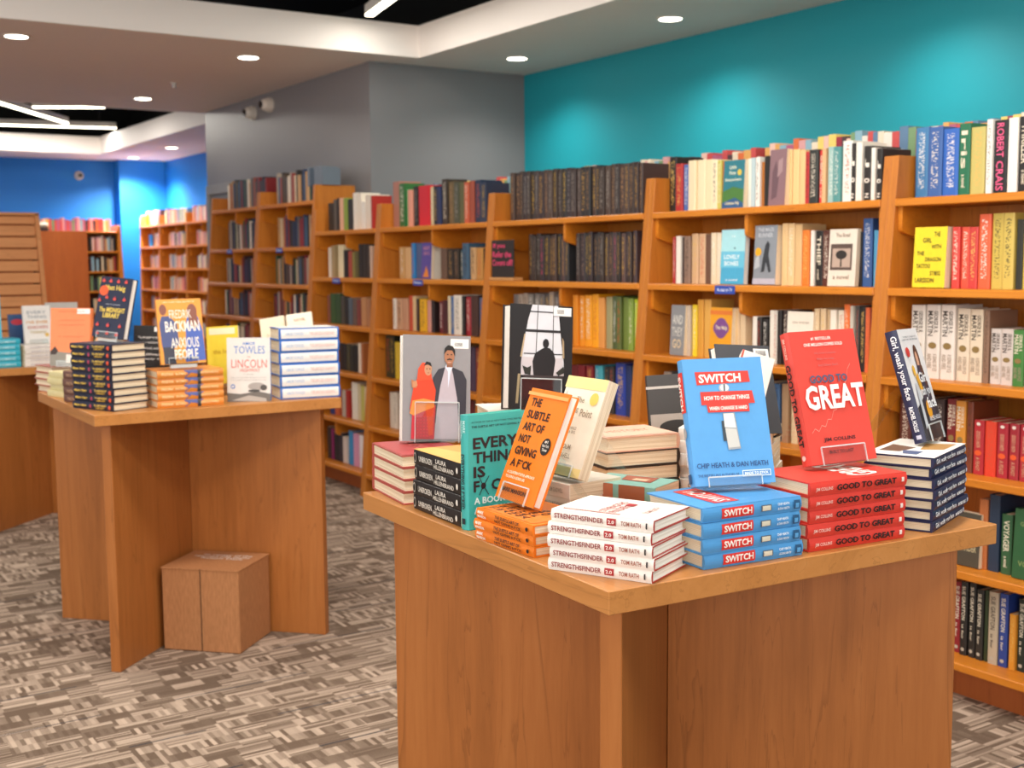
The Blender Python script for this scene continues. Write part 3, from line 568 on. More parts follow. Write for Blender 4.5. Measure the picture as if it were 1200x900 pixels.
def shelf_row(bay, k, data):
    lo, hi = BAYS[bay][0] + .032, BAYS[bay][1] - .032
    z = TOPS[k]; i = 0
    for it in data.split(';'):
        p = it.split(); y, t, h = float(p[0]) / 1000, float(p[1]) / 1000, float(p[2]) / 1000; c = p[3]; x = p[4] if len(p) > 4 else ''
        if y + t / 2 > hi or y - t / 2 < lo or (bay, k) == (3, 1) and y + t / 2 > 4.965: continue
        ym = {4: 3.405, 5: 2.005}.get(bay) or sum(BAYS[bay]) / 2
        if k and h > .15 and y + t / 2 > hi - .02: continue
        if k and h > .15 and abs(y - ym) < t / 2 + .008: continue
        mode = {'': 'plain', 't': 'mixed', 'g': 'gold', 'p': 'pink'}.get(x, 'plain')
        if x == '' and rnd.random() < .35: mode = 'mixed'
        dep = min(rnd.uniform(.125, .155), BACK - .015 - (XX(z) + .10))
        dx = .072 + rnd.uniform(0, .012)
        o = bpy.data.objects.new('book', UB[mode]); COL.objects.link(o)
        o.location = (XX(z) + dx, y, z + .0004); o.scale = (dep, t * .97, h); o.color = lin(c)
        o['label'] = f'{cname(c)} book spine, {nth(i)} from left, {SHELF[k]} of {BNAME[bay]}'
        o['category'] = 'book'; o['group'] = f'books on the {SHELF[k]} of the {BNAME[bay]}'
        if len(x) > 1 or x == 'O':
            obj('spine_print', spine_text(c, x, 0), o)
        i += 1
for (b, k), dta in ROWS.items():
    if b != 1: shelf_row(b, k, dta)

# books too many or too small to single out: one joined mesh per run, cover colours as material slots
PAL = ['2a2624', '3a302a', '8a2a2c', 'd8c8a8', '2c3a58', '5a4a3a', 'b88a50', 'ece0cc', '3c5a40', 'a04a38', '20242c', '6a6460', 'c8a070', '4a2a30', 'b0a090', '40607a']
PAL2 = ['d8a0a0', 'c85050', 'e0a860', '8ab0c0', 'e8d8c0', 'b06080', 'd87040', '6080a0', 'f0d070', '503840', 'e8c0b0', '7a9a70']
def joined(name, label, group, specs):
    V, F, K, mats = [], [], [], []
    for x0, x1, y0, y1, z0, z1, h in specs:
        if h not in mats: mats.append(h)
        if 'pg' not in mats: mats.append('pg')
        v, f = box(x0, y0, z0, x1, y1, z1); o = len(V); V += v; F += [tuple(i + o for i in q) for q in f]
        k = mats.index(h); K += [k, mats.index('pg'), k, k, k, k]
    me = mesh(V, F, K, name)
    for h in mats: me.materials.append(M_PAGE if h == 'pg' else flat(h, .5))
    o = obj(name, me); tag(o, label, 'books', group, 'stuff'); return o
rb = random.Random(11); sp = []
for k in range(6):
    for it in ROWS[(1, k)].split(';'):
        p = it.split(); y, t, h = [float(q) / 1000 for q in p[:3]]
        if y + t / 2 > 7.356 or y - t / 2 < 6.492: continue
        sp.append((XX(TOPS[k]) + .07, XX(TOPS[k]) + .2, y - t / 2, y + t / 2, TOPS[k] + .0005, TOPS[k] + h, p[3]))
def fill(y0, y1, xf, z, hmin, hmax, pal, tmin=.016, tmax=.034, gap=.25, dep=.13):
    y = y1
    while y > y0 + tmax:
        if rb.random() < .04 * gap: y -= .05; continue
        t = rb.uniform(tmin, tmax); h = rb.uniform(hmin, hmax)
        sp.append((xf, xf + dep, y - t, y - .001, z + .0005, z + h, rb.choice(pal))); y -= t
for y0, y1, top0 in ((7.43, 8.34, 7.43), (8.42, 9.33, 8.42)):
    for k, z in enumerate(LT[:-1]):
        nxt = LT[k - 1] if k else 3
        hm = min(.23, (nxt - z) - .05)
        fill(y0, y1 - (.16 if k else .10), XX(z) + .09, z, hm * .82, hm * (1 if k else 1.0), PAL, .02, .036)
fill(7.35, 7.62, 3.36, 1.9, .11, .13, ['3a4a5a', '6a7480'], .03, .05)
joined('shelved_books', 'rows of small mixed book spines in the bookcases on the grey wall', 'far books on the grey wall', sp)
sp = []
fill(1.5, 3.62, 3.61, 1.641, .205, .232, PAL2 + ['e8e0d4', '9a3040'], .02, .04, dep=.15); fill(3.66, 6.42, 3.61, 1.641, .19, .215, PAL2, .02, .04, dep=.15)
joined('shelved_books', 'colourful book tops on the rear side behind the front top row', 'rear row of books on top', sp)

# ---- books that face out on the shelves
def facing(z, yL, w, h, t, color, label, front, page=None, tilt=3, x=None, yaw=-90, hard=False):
    X = x if x is not None else XX(z) + .055
    fr = standing((X, yL, z + .0012 + t * math.sin(R(tilt))), yaw, tilt, 0, t)
    return make_book('paperback_book', label, 'book', fr[0], w, h, t, color, hard, False, front, None, page, 'books facing out on the shelves')
facing(TOPS[1], 2.645, .128, .197, .03, 'ecd428', 'yellow thriller facing out on second shelf of rightmost bookcase', [('t', 'THE', .62, .84, .8, .92, '2a2a18'), ('t', 'GIRL', .28, .74, .55, .82, '2a2a18'), ('t', 'WITH', .55, .64, .85, .71, '2a2a18'), ('t', 'THE', .12, .53, .34, .60, '2a2a18'), ('t', 'DRAGON', .38, .43, .86, .50, '2a2a18'), ('t', 'TATTOO', .12, .32, .55, .39, '2a2a18'), ('t', 'STIEG', .55, .2, .86, .27, '2a2a18'), ('t', 'LARSSON', .1, .08, .68, .16, '2a2a18')])
facing(TOPS[1], 3.566, .132, .212, .022, '4aa8d0', 'light blue book facing out above the blue shelf label', [('p', [(0, .6), (1, .6), (1, 1), (0, 1)], 'a8dce4'), ('p', [(0, .3), (1, .3), (1, .6), (0, .6)], '6cc0dc'), ('t', 'THE', .42, .86, .58, .89, 'ffffff'), ('t', 'LOVELY', .14, .46, .8, .54, 'f4fafc'), ('t', 'BONES', .17, .34, .76, .42, 'f4fafc'), ('e', .58, .66, .03, .02, '406070'), ('t', 'a novel', .25, .06, .75, .1, 'e8f4fa')], page=M_PAGEW)
facing(TOPS[1], 3.385, .118, .222, .045, '8a9098', 'grey novel with yellow disc and running figure facing out', [('t', 'THE MAZE', .15, .9, .85, .96, 'c8ccd4'), ('t', 'RUNNER', .18, .8, .82, .87, 'c8ccd4'), ('p', [(.35, .2), (.5, .22), (.56, .38), (.7, .2), (.8, .22), (.66, .5), (.7, .68), (.6, .74), (.5, .66), (.42, .45)], '33363c'), ('e', .2, .55, .14, .075, 'e8a820'), ('p', [(0, 0), (1, 0), (1, .1), (0, .1)], 'b8b4c0'), ('p', [(.05, .25), (.3, .3), (.25, .5), (.1, .45)], 'b8bcc0')])
facing(TOPS[1], 3.012, .126, .2, .02, 'e4d8c8', 'cream book with dark tree photograph facing out', [('p', [(.08, .28), (.86, .28), (.86, .74), (.08, .74)], '5a4840'), ('p', [(.15, .33), (.8, .33), (.8, .66), (.15, .66)], 'b8a090'), ('e', .47, .55, .2, .08, '2c2622'), ('p', [(.44, .34), (.5, .34), (.49, .52), (.45, .52)], '2c2622'), ('t', 'The Road', .25, .86, .75, .93, '9a8878'), ('t', 'a novel', .2, .12, .78, .2, '9a8878')])
facing(TOPS[2], 3.600, .124, .203, .03, 'e8a020', 'orange yellow novel with purple badge facing out on third shelf', [('p', [(0, .86), (1, .86), (1, .94), (0, .94)], 'e07a30'), ('e', .52, .6, .36, .15, '7a4a8a'), ('e', .52, .6, .3, .2, '7a4a8a'), ('t', 'The Help', .26, .55, .8, .65, 'f0e0c0')])
facing(TOPS[2], 3.186, .128, .2, .025, 'ece0d0', 'white book with yellow lettering and maroon dot facing out', [('e', .13, .5, .1, .075, '8a2a50'), ('t', 'LIVE', .4, .34, .66, .46, 'e8b840'), ('t', 'and eat', .38, .22, .72, .32, 'e8b840'), ('t', 'one woman', .22, .78, .85, .82, 'b8a898')])
facing(TOPS[2], 3.838, .088, .206, .025, '8a8a8c', 'grey book with pale block lettering facing out beside yellow spine', [('t', 'AND', .15, .62, .85, .8, 'd8d4cc'), ('t', 'THEY', .12, .38, .88, .56, 'd0ccc4'), ('t', 'GO', .2, .14, .8, .32, 'e0c8a0')])
facing(TOPS[0], 3.585, .118, .186, .025, '2f7a88', 'teal novel with green fields facing out on top shelf', [('p', [(0, .35), (.5, .45), (1, .38), (1, 0), (0, 0)], '4a7a3a'), ('p', [(0, .12), (.6, .22), (1, .1), (1, 0), (0, 0)], '2f5a8a'), ('t', 'Little', .3, .82, .62, .9, 'e8f0d8'), ('t', 'Fires', .3, .7, .6, .78, 'e8f0d8'), ('t', 'Everywhere', .12, .55, .86, .63, 'e8f0d8'), ('t', 'Celeste Ng', .15, .06, .8, .14, 'f0e8c0'), ('e', .78, .74, .1, .065, 'd8c050')])
facing(TOPS[0], 3.335, .086, .208, .05, '8a6a70', 'mauve curved paperback facing out beside cream page edges', [('p', [(.2, .1), (.5, .15), (.6, .5), (.4, .8), (.2, .6)], '6a5058'), ('p', [(.5, .5), (.8, .6), (.8, .85), (.55, .8)], 'a88a8c')])
facing(TOPS[1], 6.0, .116, .2, .02, '5a4a9a', 'purple novel with orange flame facing out over blue label', [('t', 'NIGHT', .2, .8, .8, .9, 'd890a8'), ('t', 'CIRCUS', .2, .66, .8, .75, 'd890a8'), ('p', [(.2, .05), (.8, .05), (.7, .2), (.5, .36), (.4, .2)], 'e88a30')])
facing(TOPS[4], 2.42, .115, .17, .03, '4a4438', 'brown historical novel with red dot facing out on low shelf', [('e', .82, .72, .12, .09, 'd83830'), ('t', 'OUTLANDER', .1, .28, .9, .4, 'c8b890'), ('p', [(.1, .5), (.4, .5), (.35, .9), (.15, .9)], '6a6a48')])
facing(TOPS[4], 2.192, .150, .212, .03, '2a5a34', 'green hardcover with orange emblem facing out at right edge', [('t', 'DIANA', .25, .86, .75, .92, '8a9a60'), ('t', 'GABALDON', .15, .76, .85, .82, '8a9a60'), ('e', .5, .5, .2, .14, 'e87a30'), ('e', .52, .5, .13, .08, '2a5a34'), ('t', 'VOYAGER', .15, .18, .85, .26, '8a9a60')], hard=True)
# the handwritten sign on its wooden block
t = thing('handwritten_sign', 'dark sign with pink handwriting on a small wood block, second shelf', 'sign', Matrix.Translation((XX(1.297) - .002, 5.074, 1.2975)))
obj('block', bevel(boxes([(-.003, -.106, 0, .06, .106, .016)]), .003), t, flat('c88e54', .5))
obj('board', bevel(boxes([(.008, -.1, .016, .014, .1, .2)]), .001), t, flat('2c2422', .6))
obj('sign_print', print_mesh([('t', 'If you', .08, .76, .62, .92, 'f04a78'), ('t', 'Refer the', .06, .54, .9, .7, 'f04a78'), ('t', 'Covers off?', .04, .32, .96, .48, 'f04a78')], lambda u, v, e: (.008 - e, .10 - .20 * u, .016 + .184 * v)), t)

# ---------------------------------------------------------------- display tables
def table(C, deg, V, U, label, base_off=(0, 0), T=.9, half=.565):
    """C near corner, V side away (left), U side to the right"""
    a = R(deg)
    M = Matrix.Translation((C[0], C[1], 0)) @ Matrix.Rotation(a, 4, 'Z')
    t = thing('display_table', label, 'table', M)
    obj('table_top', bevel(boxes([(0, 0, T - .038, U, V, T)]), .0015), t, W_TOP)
    cx, cy = U / 2 + base_off[0], V / 2 + base_off[1]; th = .018
    for nm, ang in (('base_panel', 45), ('base_panel', -45)):
        if ang == 45: segs = [(-half, half)]
        else: segs = [(-half, -th - .001), (th + .001, half)]
        for s0, s1 in segs:
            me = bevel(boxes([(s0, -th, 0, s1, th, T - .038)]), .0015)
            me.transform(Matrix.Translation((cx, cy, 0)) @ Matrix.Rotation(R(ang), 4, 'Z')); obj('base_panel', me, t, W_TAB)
    return t
table((1.100, 1.418), -3.0, .935, .885, 'maple display table nearest the camera, crowded with bestsellers', (.012, .004), half=.57)
table((1.016, 4.072), -1.0, .909, .886, 'maple display table left of centre with cardboard box beneath', (-.0, -.0), half=.555)
table((1.04, 6.72), 0, .92, .94, 'maple display table cut off by the left edge', (0, -.11), T=.855, half=.60)
bx_ = thing('cardboard_box', 'brown cardboard box on the carpet under the middle display table', 'box', Matrix.Translation((1.491, 4.070, 0)) @ Matrix.Rotation(R(44), 4, 'Z'))
obj('body', bevel(boxes([(0.0, 0, .001, .262, .30, .303)]), .003), bx_, M_CARD)
obj('flap', bevel(boxes([(-.003, .148, .301, .264, .302, .3055), (-.003, -.002, .301, .264, .146, .3055)]), .001), bx_, M_CARD)
obj('seam', boxes([(-.0035, .1465, .004, -.0005, .1485, .3045)]), bx_, flat('4a2c18', .8))
obj('handwriting', print_mesh([('t', 'returned with thanks', .12, .62, .9, .72, 'e8e0d8'), ('t', 'to center of the', .2, .74, .9, .84, 'e8e0d8'), ('t', 'Return Desk', .25, .5, .85, .6, 'e8e0d8')], lambda u, v, e: (.04 + .21 * v, .29 - .28 * u, .3056 + e)), bx_)
# ---------------------------------------------------------------- books on the nearest table
T0 = .9005
def sp_two(a, b, ink, ink2=None, x=(.06, .52, .6, .92)):
    return [('t', a, x[0], .28, x[1], .72, ink), ('t', b, x[2], .3, x[3], .7, ink2 or ink)]
# pile of plain-edged hardcovers at the left corner, fore-edges outward
RED_TOP = [('p', [(.02, .02), (.98, .02), (.98, .98), (.02, .98)], 'a83c3c'), ('t', 'MEMOIR', .2, .4, .8, .6, 'c86a60')]
for i in range(4):
    a = R(-98.5); L, W, t = .15, .204, .0257
    M = Matrix.Translation((1.184 + W * math.cos(a) , 2.376 + W * math.sin(a), T0 + i * t)) @ Matrix.Rotation(a + R(180) , 4, 'Z') @ Matrix.Rotation(R(-90), 4, 'Z')
    M = Matrix.Translation((1.184, 2.376, T0 + i * t)) @ Matrix.Rotation(a + R(rnd.uniform(-1.5, 1.5)), 4, 'Z') @ Matrix.Translation((.001 * i, 0, 0))
    make_book('hardcover_book', f'cream-edged hardcover with dark red cover, {"on top of" if i == 3 else ("at the bottom of" if i == 0 else ORD[i] + " from bottom in")} corner pile', 'book', M, W, L, t - .0003, 'b05048', True, False, RED_TOP if i == 3 else None, None, None, 'hardcovers piled at the table corner')
UNB = [('t', 'UNBROKEN', .13, .3, .42, .68, 'e8e0d4'), ('t', 'LAURA', .5, .52, .72, .82, 'e8e0d4'), ('t', 'HILLENBRAND', .46, .14, .88, .44, 'e8e0d4'), ('e', .045, .5, .03, .34, 'b8b0a4'), ('e', .045, .5, .022, .25, '1c1816'), ('e', .95, .5, .02, .2, 'e8e0d4')]
UNB_F = [('p', [(0, 0), (1, 0), (1, 1), (0, 1)], 'd8944a'), ('p', [(0, .0), (.6, 0), (.3, 1), (0, 1)], 'e8b060'), ('p', [(.5, .2), (.9, .3), (.8, .8), (.6, .7)], '7a4a30')]
pile((1.155, 2.137), -93.5, .208, .14, .030, 4, T0, '231d1b', 'black paperback with white spine lettering', 'black paperbacks piled on the near table', hard=False, spine=UNB, front=UNB_F, seed=3, jit=.8)
EVERY = [('t', 'AUTHOR OF THE #1 NEW YORK TIMES BESTSELLER', .07, .925, .95, .942, '1f2a30', .0), ('t', 'THE SUBTLE ART OF NOT GIVING A F*CK', .07, .885, .97, .905, '1f2a30', .02), ('t', 'EVERY', .09, .70, .82, .80, '2a2026', .035), ('t', 'THING', .09, .575, .82, .675, '2a2026', .035), ('t', 'IS', .09, .45, .28, .55, '2a2026', .035), ('t', 'F   CKED', .09, .325, .95, .425, '2a2026', .035), ('e', .245, .375, .04, .028, '2a2026'),
         ('p', [(.16, .47), (.17, .47), (.25, .375), (.24, .37)], '2a2026'), ('p', [(.33, .46), (.34, .455), (.25, .37), (.24, .375)], '2a2026'), ('p', [(.17, .30), (.18, .295), (.25, .375), (.24, .38)], '2a2026'), ('p', [(.32, .29), (.33, .295), (.25, .38), (.24, .375)], '2a2026'),
         ('t', 'A BOOK', .09, .22, .6, .28, 'dff0ee', .03), ('t', 'ABOUT HOPE', .09, .135, .8, .195, 'dff0ee', .03), ('t', 'MARK MANSON', .09, .03, .95, .085, '1f2a30', .03)]
EVERY_S = [('t', 'MARK', .05, .52, .16, .8, 'bfe6e2'), ('t', 'MANSON', .05, .2, .2, .46, 'bfe6e2'), ('t', 'EVERYTHING IS F*CKED', .34, .3, .82, .7, '1f2a30', .03), ('p', [(.9, .3), (.95, .3), (.95, .7), (.9, .7)], '1f2a30')]
fr = standing((1.139, 1.893, T0), 5.5, 1.0, .6, .024)
make_book('hardcover_book', 'teal hardcover with big black lettering standing between black and orange piles', 'book', fr[0], .147, .215, .024, '3fb0aa', True, False, EVERY, EVERY_S)
SUB_S = [('t', 'MARK', .04, .55, .15, .85, 'f8efe0', .03), ('t', 'MANSON', .04, .15, .19, .45, 'f8efe0', .03), ('t', 'THE SUBTLE ART OF', .36, .54, .78, .85, '2a1a14', .02), ('t', 'NOT GIVING A F*CK', .36, .15, .82, .46, '2a1a14', .02), ('e', .92, .5, .02, .2, '2a1a14')]
SUB_F = [('t', 'THE', .13, .84, .39, .915, '3a1c14', .04), ('t', 'SUBTLE', .13, .73, .69, .805, '3a1c14', .04), ('t', 'ART OF', .13, .62, .66, .695, '3a1c14', .04), ('t', 'NOT', .13, .51, .41, .585, '3a1c14', .04), ('t', 'GIVING', .13, .40, .67, .475, '3a1c14', .04), ('t', 'A F*CK', .13, .29, .66, .365, '3a1c14', .04), ('e', .83, .52, .115, .075, '231614'), ('t', '#1', .78, .55, .86, .575, 'f0e4d8'), ('t', 'New York', .75, .515, .91, .54, 'f0e4d8'), ('t', 'Times', .77, .48, .89, .505, 'f0e4d8'), ('t', 'A COUNTERINTUITIVE APPROACH', .13, .225, .83, .25, 'ffe8d0', .02), ('t', 'TO LIVING A GOOD LIFE', .13, .185, .62, .21, 'ffe8d0', .02), ('t', 'MARK MANSON', .13, .065, .75, .105, '3a1c14', .03), ('p', [(0, .935), (1, .935), (1, .965), (0, .965)], 'f0a860')]
pile((1.118, 1.833), -89.5, .183, .135, .0185, 3, T0, 'e87a18', 'orange hardcover with dark spine lettering', 'orange hardcovers piled on the near table', spine=SUB_S, front=[('p', [(.06, .06), (.94, .06), (.94, .94), (.06, .94)], 'd8741a')] + SUB_F[:6], seed=5)
fr = standing((1.1786, 1.8633, 0.9677), -90.4, 22.6, 1.2, .02)
make_book('hardcover_book', 'orange hardcover leaning on a clear stand above the orange pile', 'book', fr[0], .128, .212, .02, 'ec7c18', True, False, SUB_F, None, M_PAGEW)
easel(fr, .128, .12, 'clear stand holding the leaning orange hardcover', .03)
STR_S = [('t', 'STRENGTHSFINDER', .04, .3, .53, .72, '8a2a28', .02), ('p', [(.56, .22), (.65, .22), (.65, .8), (.56, .8)], 'a82428'), ('t', '2.0', .575, .36, .635, .66, 'f4e8e0', .02), ('t', 'TOM RATH', .7, .32, .89, .7, '9a5a4a', .02), ('p', [(.935, .28), (.95, .28), (.95, .76), (.935, .76)], '2a2424')]
STR_F = [('p', [(.10, .92), (.15, .92), (.15, .36), (.10, .36)][::-1], 'b83c34'), ('p', [(.115, .91), (.135, .91), (.135, .37), (.115, .37)][::-1], 'e8d8d0'), ('t', 'STRENGTHS', .18, .52, .8, .60, 'a84440'), ('t', 'FINDER', .18, .42, .58, .50, 'a84440'), ('p', [(.6, .41), (.74, .41), (.74, .5), (.6, .5)], 'a82428'), ('t', 'TOM RATH', .3, .16, .7, .22, 'b87870')]
for i in range(5):
    ro = [0, .2, .8, -.6, -1.5][i]; sh = [(0, 0), (.001, -.004), (-.001, -.002), (0, .002), (.004, .001)][i]
    M = lying((1.100, 1.579), -64.8, .184, T0 + i * .0197, ro, sh)
    make_book('hardcover_book', f'white hardcover with dark red spine lettering, {"on top of" if i == 4 else ("at the bottom of" if i == 0 else ORD[i] + " from bottom in")} the front corner pile', 'book', M, .132, .184, .0194, 'ece4dc', True, False, STR_F if i == 4 else None, STR_S, M_PAGEW, 'white hardcovers piled at the near corner', edge='b8342c')
# red endpapers show along the edges of the white books
SW_S = [('p', [(.18, .16), (.5, .16), (.5, .86), (.18, .84)], 'd8342c'), ('t', 'SWITCH', .2, .3, .48, .74, 'f4ece4', .03), ('p', [(.575, .3), (.68, .3), (.68, .72), (.575, .72)], '5a6470'), ('p', [(.585, .34), (.67, .34), (.67, .66), (.585, .66)], 'd8d0bc'), ('t', 'CHIP HEATH', .74, .58, .86, .75, 'e8f0f8'), ('t', '& DAN HEATH', .74, .28, .86, .45, 'e8f0f8'), ('p', [(.91, .2), (.975, .2), (.975, .8), (.91, .8)], '28527a'), ('p', [(.925, .28), (.962, .28), (.962, .6), (.925, .6)], '5aa0d8')]
SW_F = [('p', [(.17, .79), (.83, .80), (.82, .89), (.16, .895)], 'd83a30'), ('t', 'SWITCH', .2, .805, .72, .875, 'f6eee6', .05), ('e', .5, .76, .065, .035, 'b8bcc0'), ('e', .505, .762, .05, .026, 'e4e6e8'), ('p', [(.49, .735), (.51, .735), (.515, .79), (.495, .79)], '505860'),
        ('p', [(.2, .63), (.86, .63), (.84, .73), (.2, .735)], 'd83a30'), ('t', 'HOW TO CHANGE THINGS', .24, .665, .8, .70, 'f6eee6', .03), ('p', [(.27, .57), (.78, .565), (.78, .635), (.26, .635)], 'd83a30'), ('t', 'WHEN CHANGE IS HARD', .29, .585, .76, .615, 'f6eee6', .03),
        ('p', [(.42, .50), (.60, .50), (.60, .34), (.42, .34)], '3a444c'), ('p', [(.445, .56), (.59, .56), (.62, .275), (.465, .27)], 'a0a4a8'), ('p', [(.455, .555), (.575, .555), (.59, .44), (.45, .45)], 'e6e4de'), ('p', [(.455, .44), (.59, .43), (.61, .29), (.47, .285)], 'cac8c2'),
        ('t', 'CHIP HEATH & DAN HEATH', .06, .135, .93, .175, '2c4f80', .02), ('t', 'THE BESTSELLING AUTHORS OF', .06, .068, .56, .088, '2c4f80'), ('p', [(.6, .055), (.95, .055), (.95, .105), (.6, .105)], 'dce8f4'), ('p', [(.61, .062), (.94, .062), (.94, .098), (.61, .098)], '5a8fc8'), ('t', 'MADE TO STICK', .63, .07, .92, .09, 'f4f8fc', .02)]
SW_TOP = [('p', [(.15, .55), (.9, .55), (.88, .8), (.15, .8)], 'd83a30'), ('t', 'SWITCH', .2, .6, .8, .75, 'f6eee6')]
pile((1.299, 1.428), -4.5, .206, .158, .0252, 4, T0, '4f97d2', 'blue hardcover with red and white spine block', 'blue hardcovers piled on the near table', spine=SW_S, front=SW_TOP, seed=8, jit=1.0)
fr = standing((1.3690, 1.5298, 1.0136), -22.5, 17.5, -1.0, .026)
make_book('hardcover_book', 'blue hardcover with light switch on its cover, leaning above blue pile', 'book', fr[0], .148, .222, .026, '5aa0da', True, False, SW_F, [('p', [(.1, .12), (.42, .12), (.42, .92), (.1, .92)], 'd83a30'), ('t', 'SWITCH', .13, .3, .4, .76, 'f4ece4', .03), ('e', .58, .5, .045, .3, 'a0a4a8'), ('t', 'CHIP HEATH & DAN HEATH', .68, .35, .84, .65, 'e8f0f8'), ('p', [(.9, .2), (.975, .2), (.975, .8), (.9, .8)], '28527a')])
easel(fr, .148, .13, 'clear stand holding the leaning light switch book', .014)
GT_S = [('t', 'JIM COLLINS', .05, .3, .22, .62, 'f0c0b4', .02), ('t', 'GOOD TO GREAT', .26, .26, .88, .72, '241414', .06), ('p', [(.935, .34), (.962, .34), (.962, .68), (.935, .68)], 'f0dcd4')]
GT_F = [('t', '#1 BESTSELLER', .32, .925, .62, .95, 'f8e4dc', .02), ('t', 'ONE MILLION COPIES SOLD', .2, .88, .78, .905, 'f8e4dc', .03), ('t', 'Why Some Companies', .33, .815, .66, .835, 'c86a68'), ('t', 'Make the Leap...', .36, .77, .64, .79, 'c86a68'), ('t', "And Others Don't", .36, .725, .66, .745, 'c86a68'), ('t', 'GOOD TO', .2, .60, .76, .66, '4a5a78', .05), ('t', 'GREAT', .09, .40, .97, .585, 'fbf3ec', .06), ('t', 'JIM COLLINS', .25, .155, .72, .19, '4a2026', .04), ('t', 'Coauthor of the bestselling', .3, .115, .68, .132, '7a2a2c'), ('t', 'BUILT TO LAST', .3, .07, .66, .095, '5a2026', .03)]
for i in range(14): # the rising line of the chart
    a = i / 14; u0 = .1 + a * .75; v0 = .24 + a * a * .5 + (.02 if i % 2 else -.01); u1 = .1 + (i + 1) / 14 * .75; v1 = .24 + ((i + 1) / 14) ** 2 * .5 + (-.01 if i % 2 else .02)
    GT_F.insert(0, ('p', [(u0, v0), (u1, v1), (u1, v1 + .004), (u0, v0 + .004)], 'f0a89a'))
pile((1.527, 1.413), -5.0, .222, .150, .0238, 5, T0, 'd63c30', 'red hardcover with black capital lettering on spine', 'red hardcovers piled on the near table', spine=GT_S, front=[('t', 'GREAT', .1, .2, .9, .5, 'fbf3ec', .05)], seed=12, jit=1.0)
fr = standing((1.6084, 1.4907, 1.0313), -9.5, 16.2, -1.2, .026)
make_book('hardcover_book', 'red hardcover with large white word leaning above the red pile', 'book', fr[0], .150, .244, .026, 'dd4a3e', True, False, GT_F, [('t', 'JIM COLLINS', .04, .3, .2, .65, 'f4cabc', .02), ('t', 'GOOD TO GREAT', .24, .22, .86, .76, '241414', .06), ('e', .94, .5, .02, .2, 'f0dcd4')])
easel(fr, .150, .13, 'clear stand holding the leaning red hardcover', .03)
GI_S = [('t', 'Girl, wash your face', .05, .2, .62, .82, 'f0f0f4', .02), ('t', 'RACHEL HOLLIS', .68, .3, .9, .66, 'f0f0f4', .03), ('p', [(.93, .3), (.965, .3), (.965, .7), (.93, .7)], 'c8c8d8')]
GI_F = [('t', 'THE BEAUTY OF BEING YOU', .2, .92, .85, .935, '8a9098'), ('t', 'A NEW YORK TIMES BESTSELLER', .12, .895, .9, .91, '8a9098'), ('p', [(0, 0), (1, 0), (1, .28), (.55, .4), (0, .3)], '2a2630'), ('e', .62, .72, .12, .13, '5a3424'), ('e', .6, .715, .065, .075, 'd8a488'), ('p', [(.5, .66), (.72, .66), (.84, .42), (.8, .2), (.4, .2), (.42, .45)], '3c3648'), ('p', [(.62, .66), (.74, .66), (.8, .5), (.7, .45)], '5a3424'), ('p', [(.3, .56), (.42, .60), (.5, .45), (.38, .40)], 'e8a828'), ('e', .52, .26, .12, .085, 'e8a020'), ('e', .28, .62, .06, .05, 'f0b838'),
        ('e', .22, .79, .09, .045, 'd83a34'), ('t', 'Girl,', .42, .49, .85, .60, 'f4f4f8', .03), ('t', 'wash your', .25, .37, .95, .47, 'e0e2e8', .03), ('t', 'face', .5, .27, .95, .37, 'f4f4f8', .03), ('t', 'RACHEL HOLLIS', .4, .16, .95, .2, 'e8e8f0', .02), ('p', [(.1, .1), (.24, .14), (.26, .5), (.16, .52)], 'c8ccd4')]
GI_TOP = [('p', [(.1, .1), (.5, .2), (.4, .6), (.1, .5)], 'b88a50'), ('p', [(.5, .5), (.9, .4), (.9, .8), (.6, .8)], '6a4a38'), ('p', [(.3, .7), (.6, .7), (.5, .9), (.3, .9)], '4a5a80')]
pile((1.822, 1.392), 20.5, .208, .128, .0194, 7, T0, '232448', 'navy hardcover with white script on the spine', 'navy hardcovers piled at the right of the near table', spine=GI_S, front=[('p', [(0, 0), (1, 0), (1, 1), (0, 1)], 'ece8e4')] + GI_TOP, seed=15, jit=1.4)
fr = standing((1.9152, 1.4812, 1.0483), 24, 17, 1.5, .024)
make_book('hardcover_book', 'navy and white book with woman on the cover, leaning at right', 'book', fr[0], .138, .222, .024, 'eceaec', True, False, GI_F, [('p', [(0, 0), (1, 0), (1, 1), (0, 1)], '232448')] + GI_S)
easel(fr, .138, .13, 'clear stand holding the leaning navy and white book', .03)

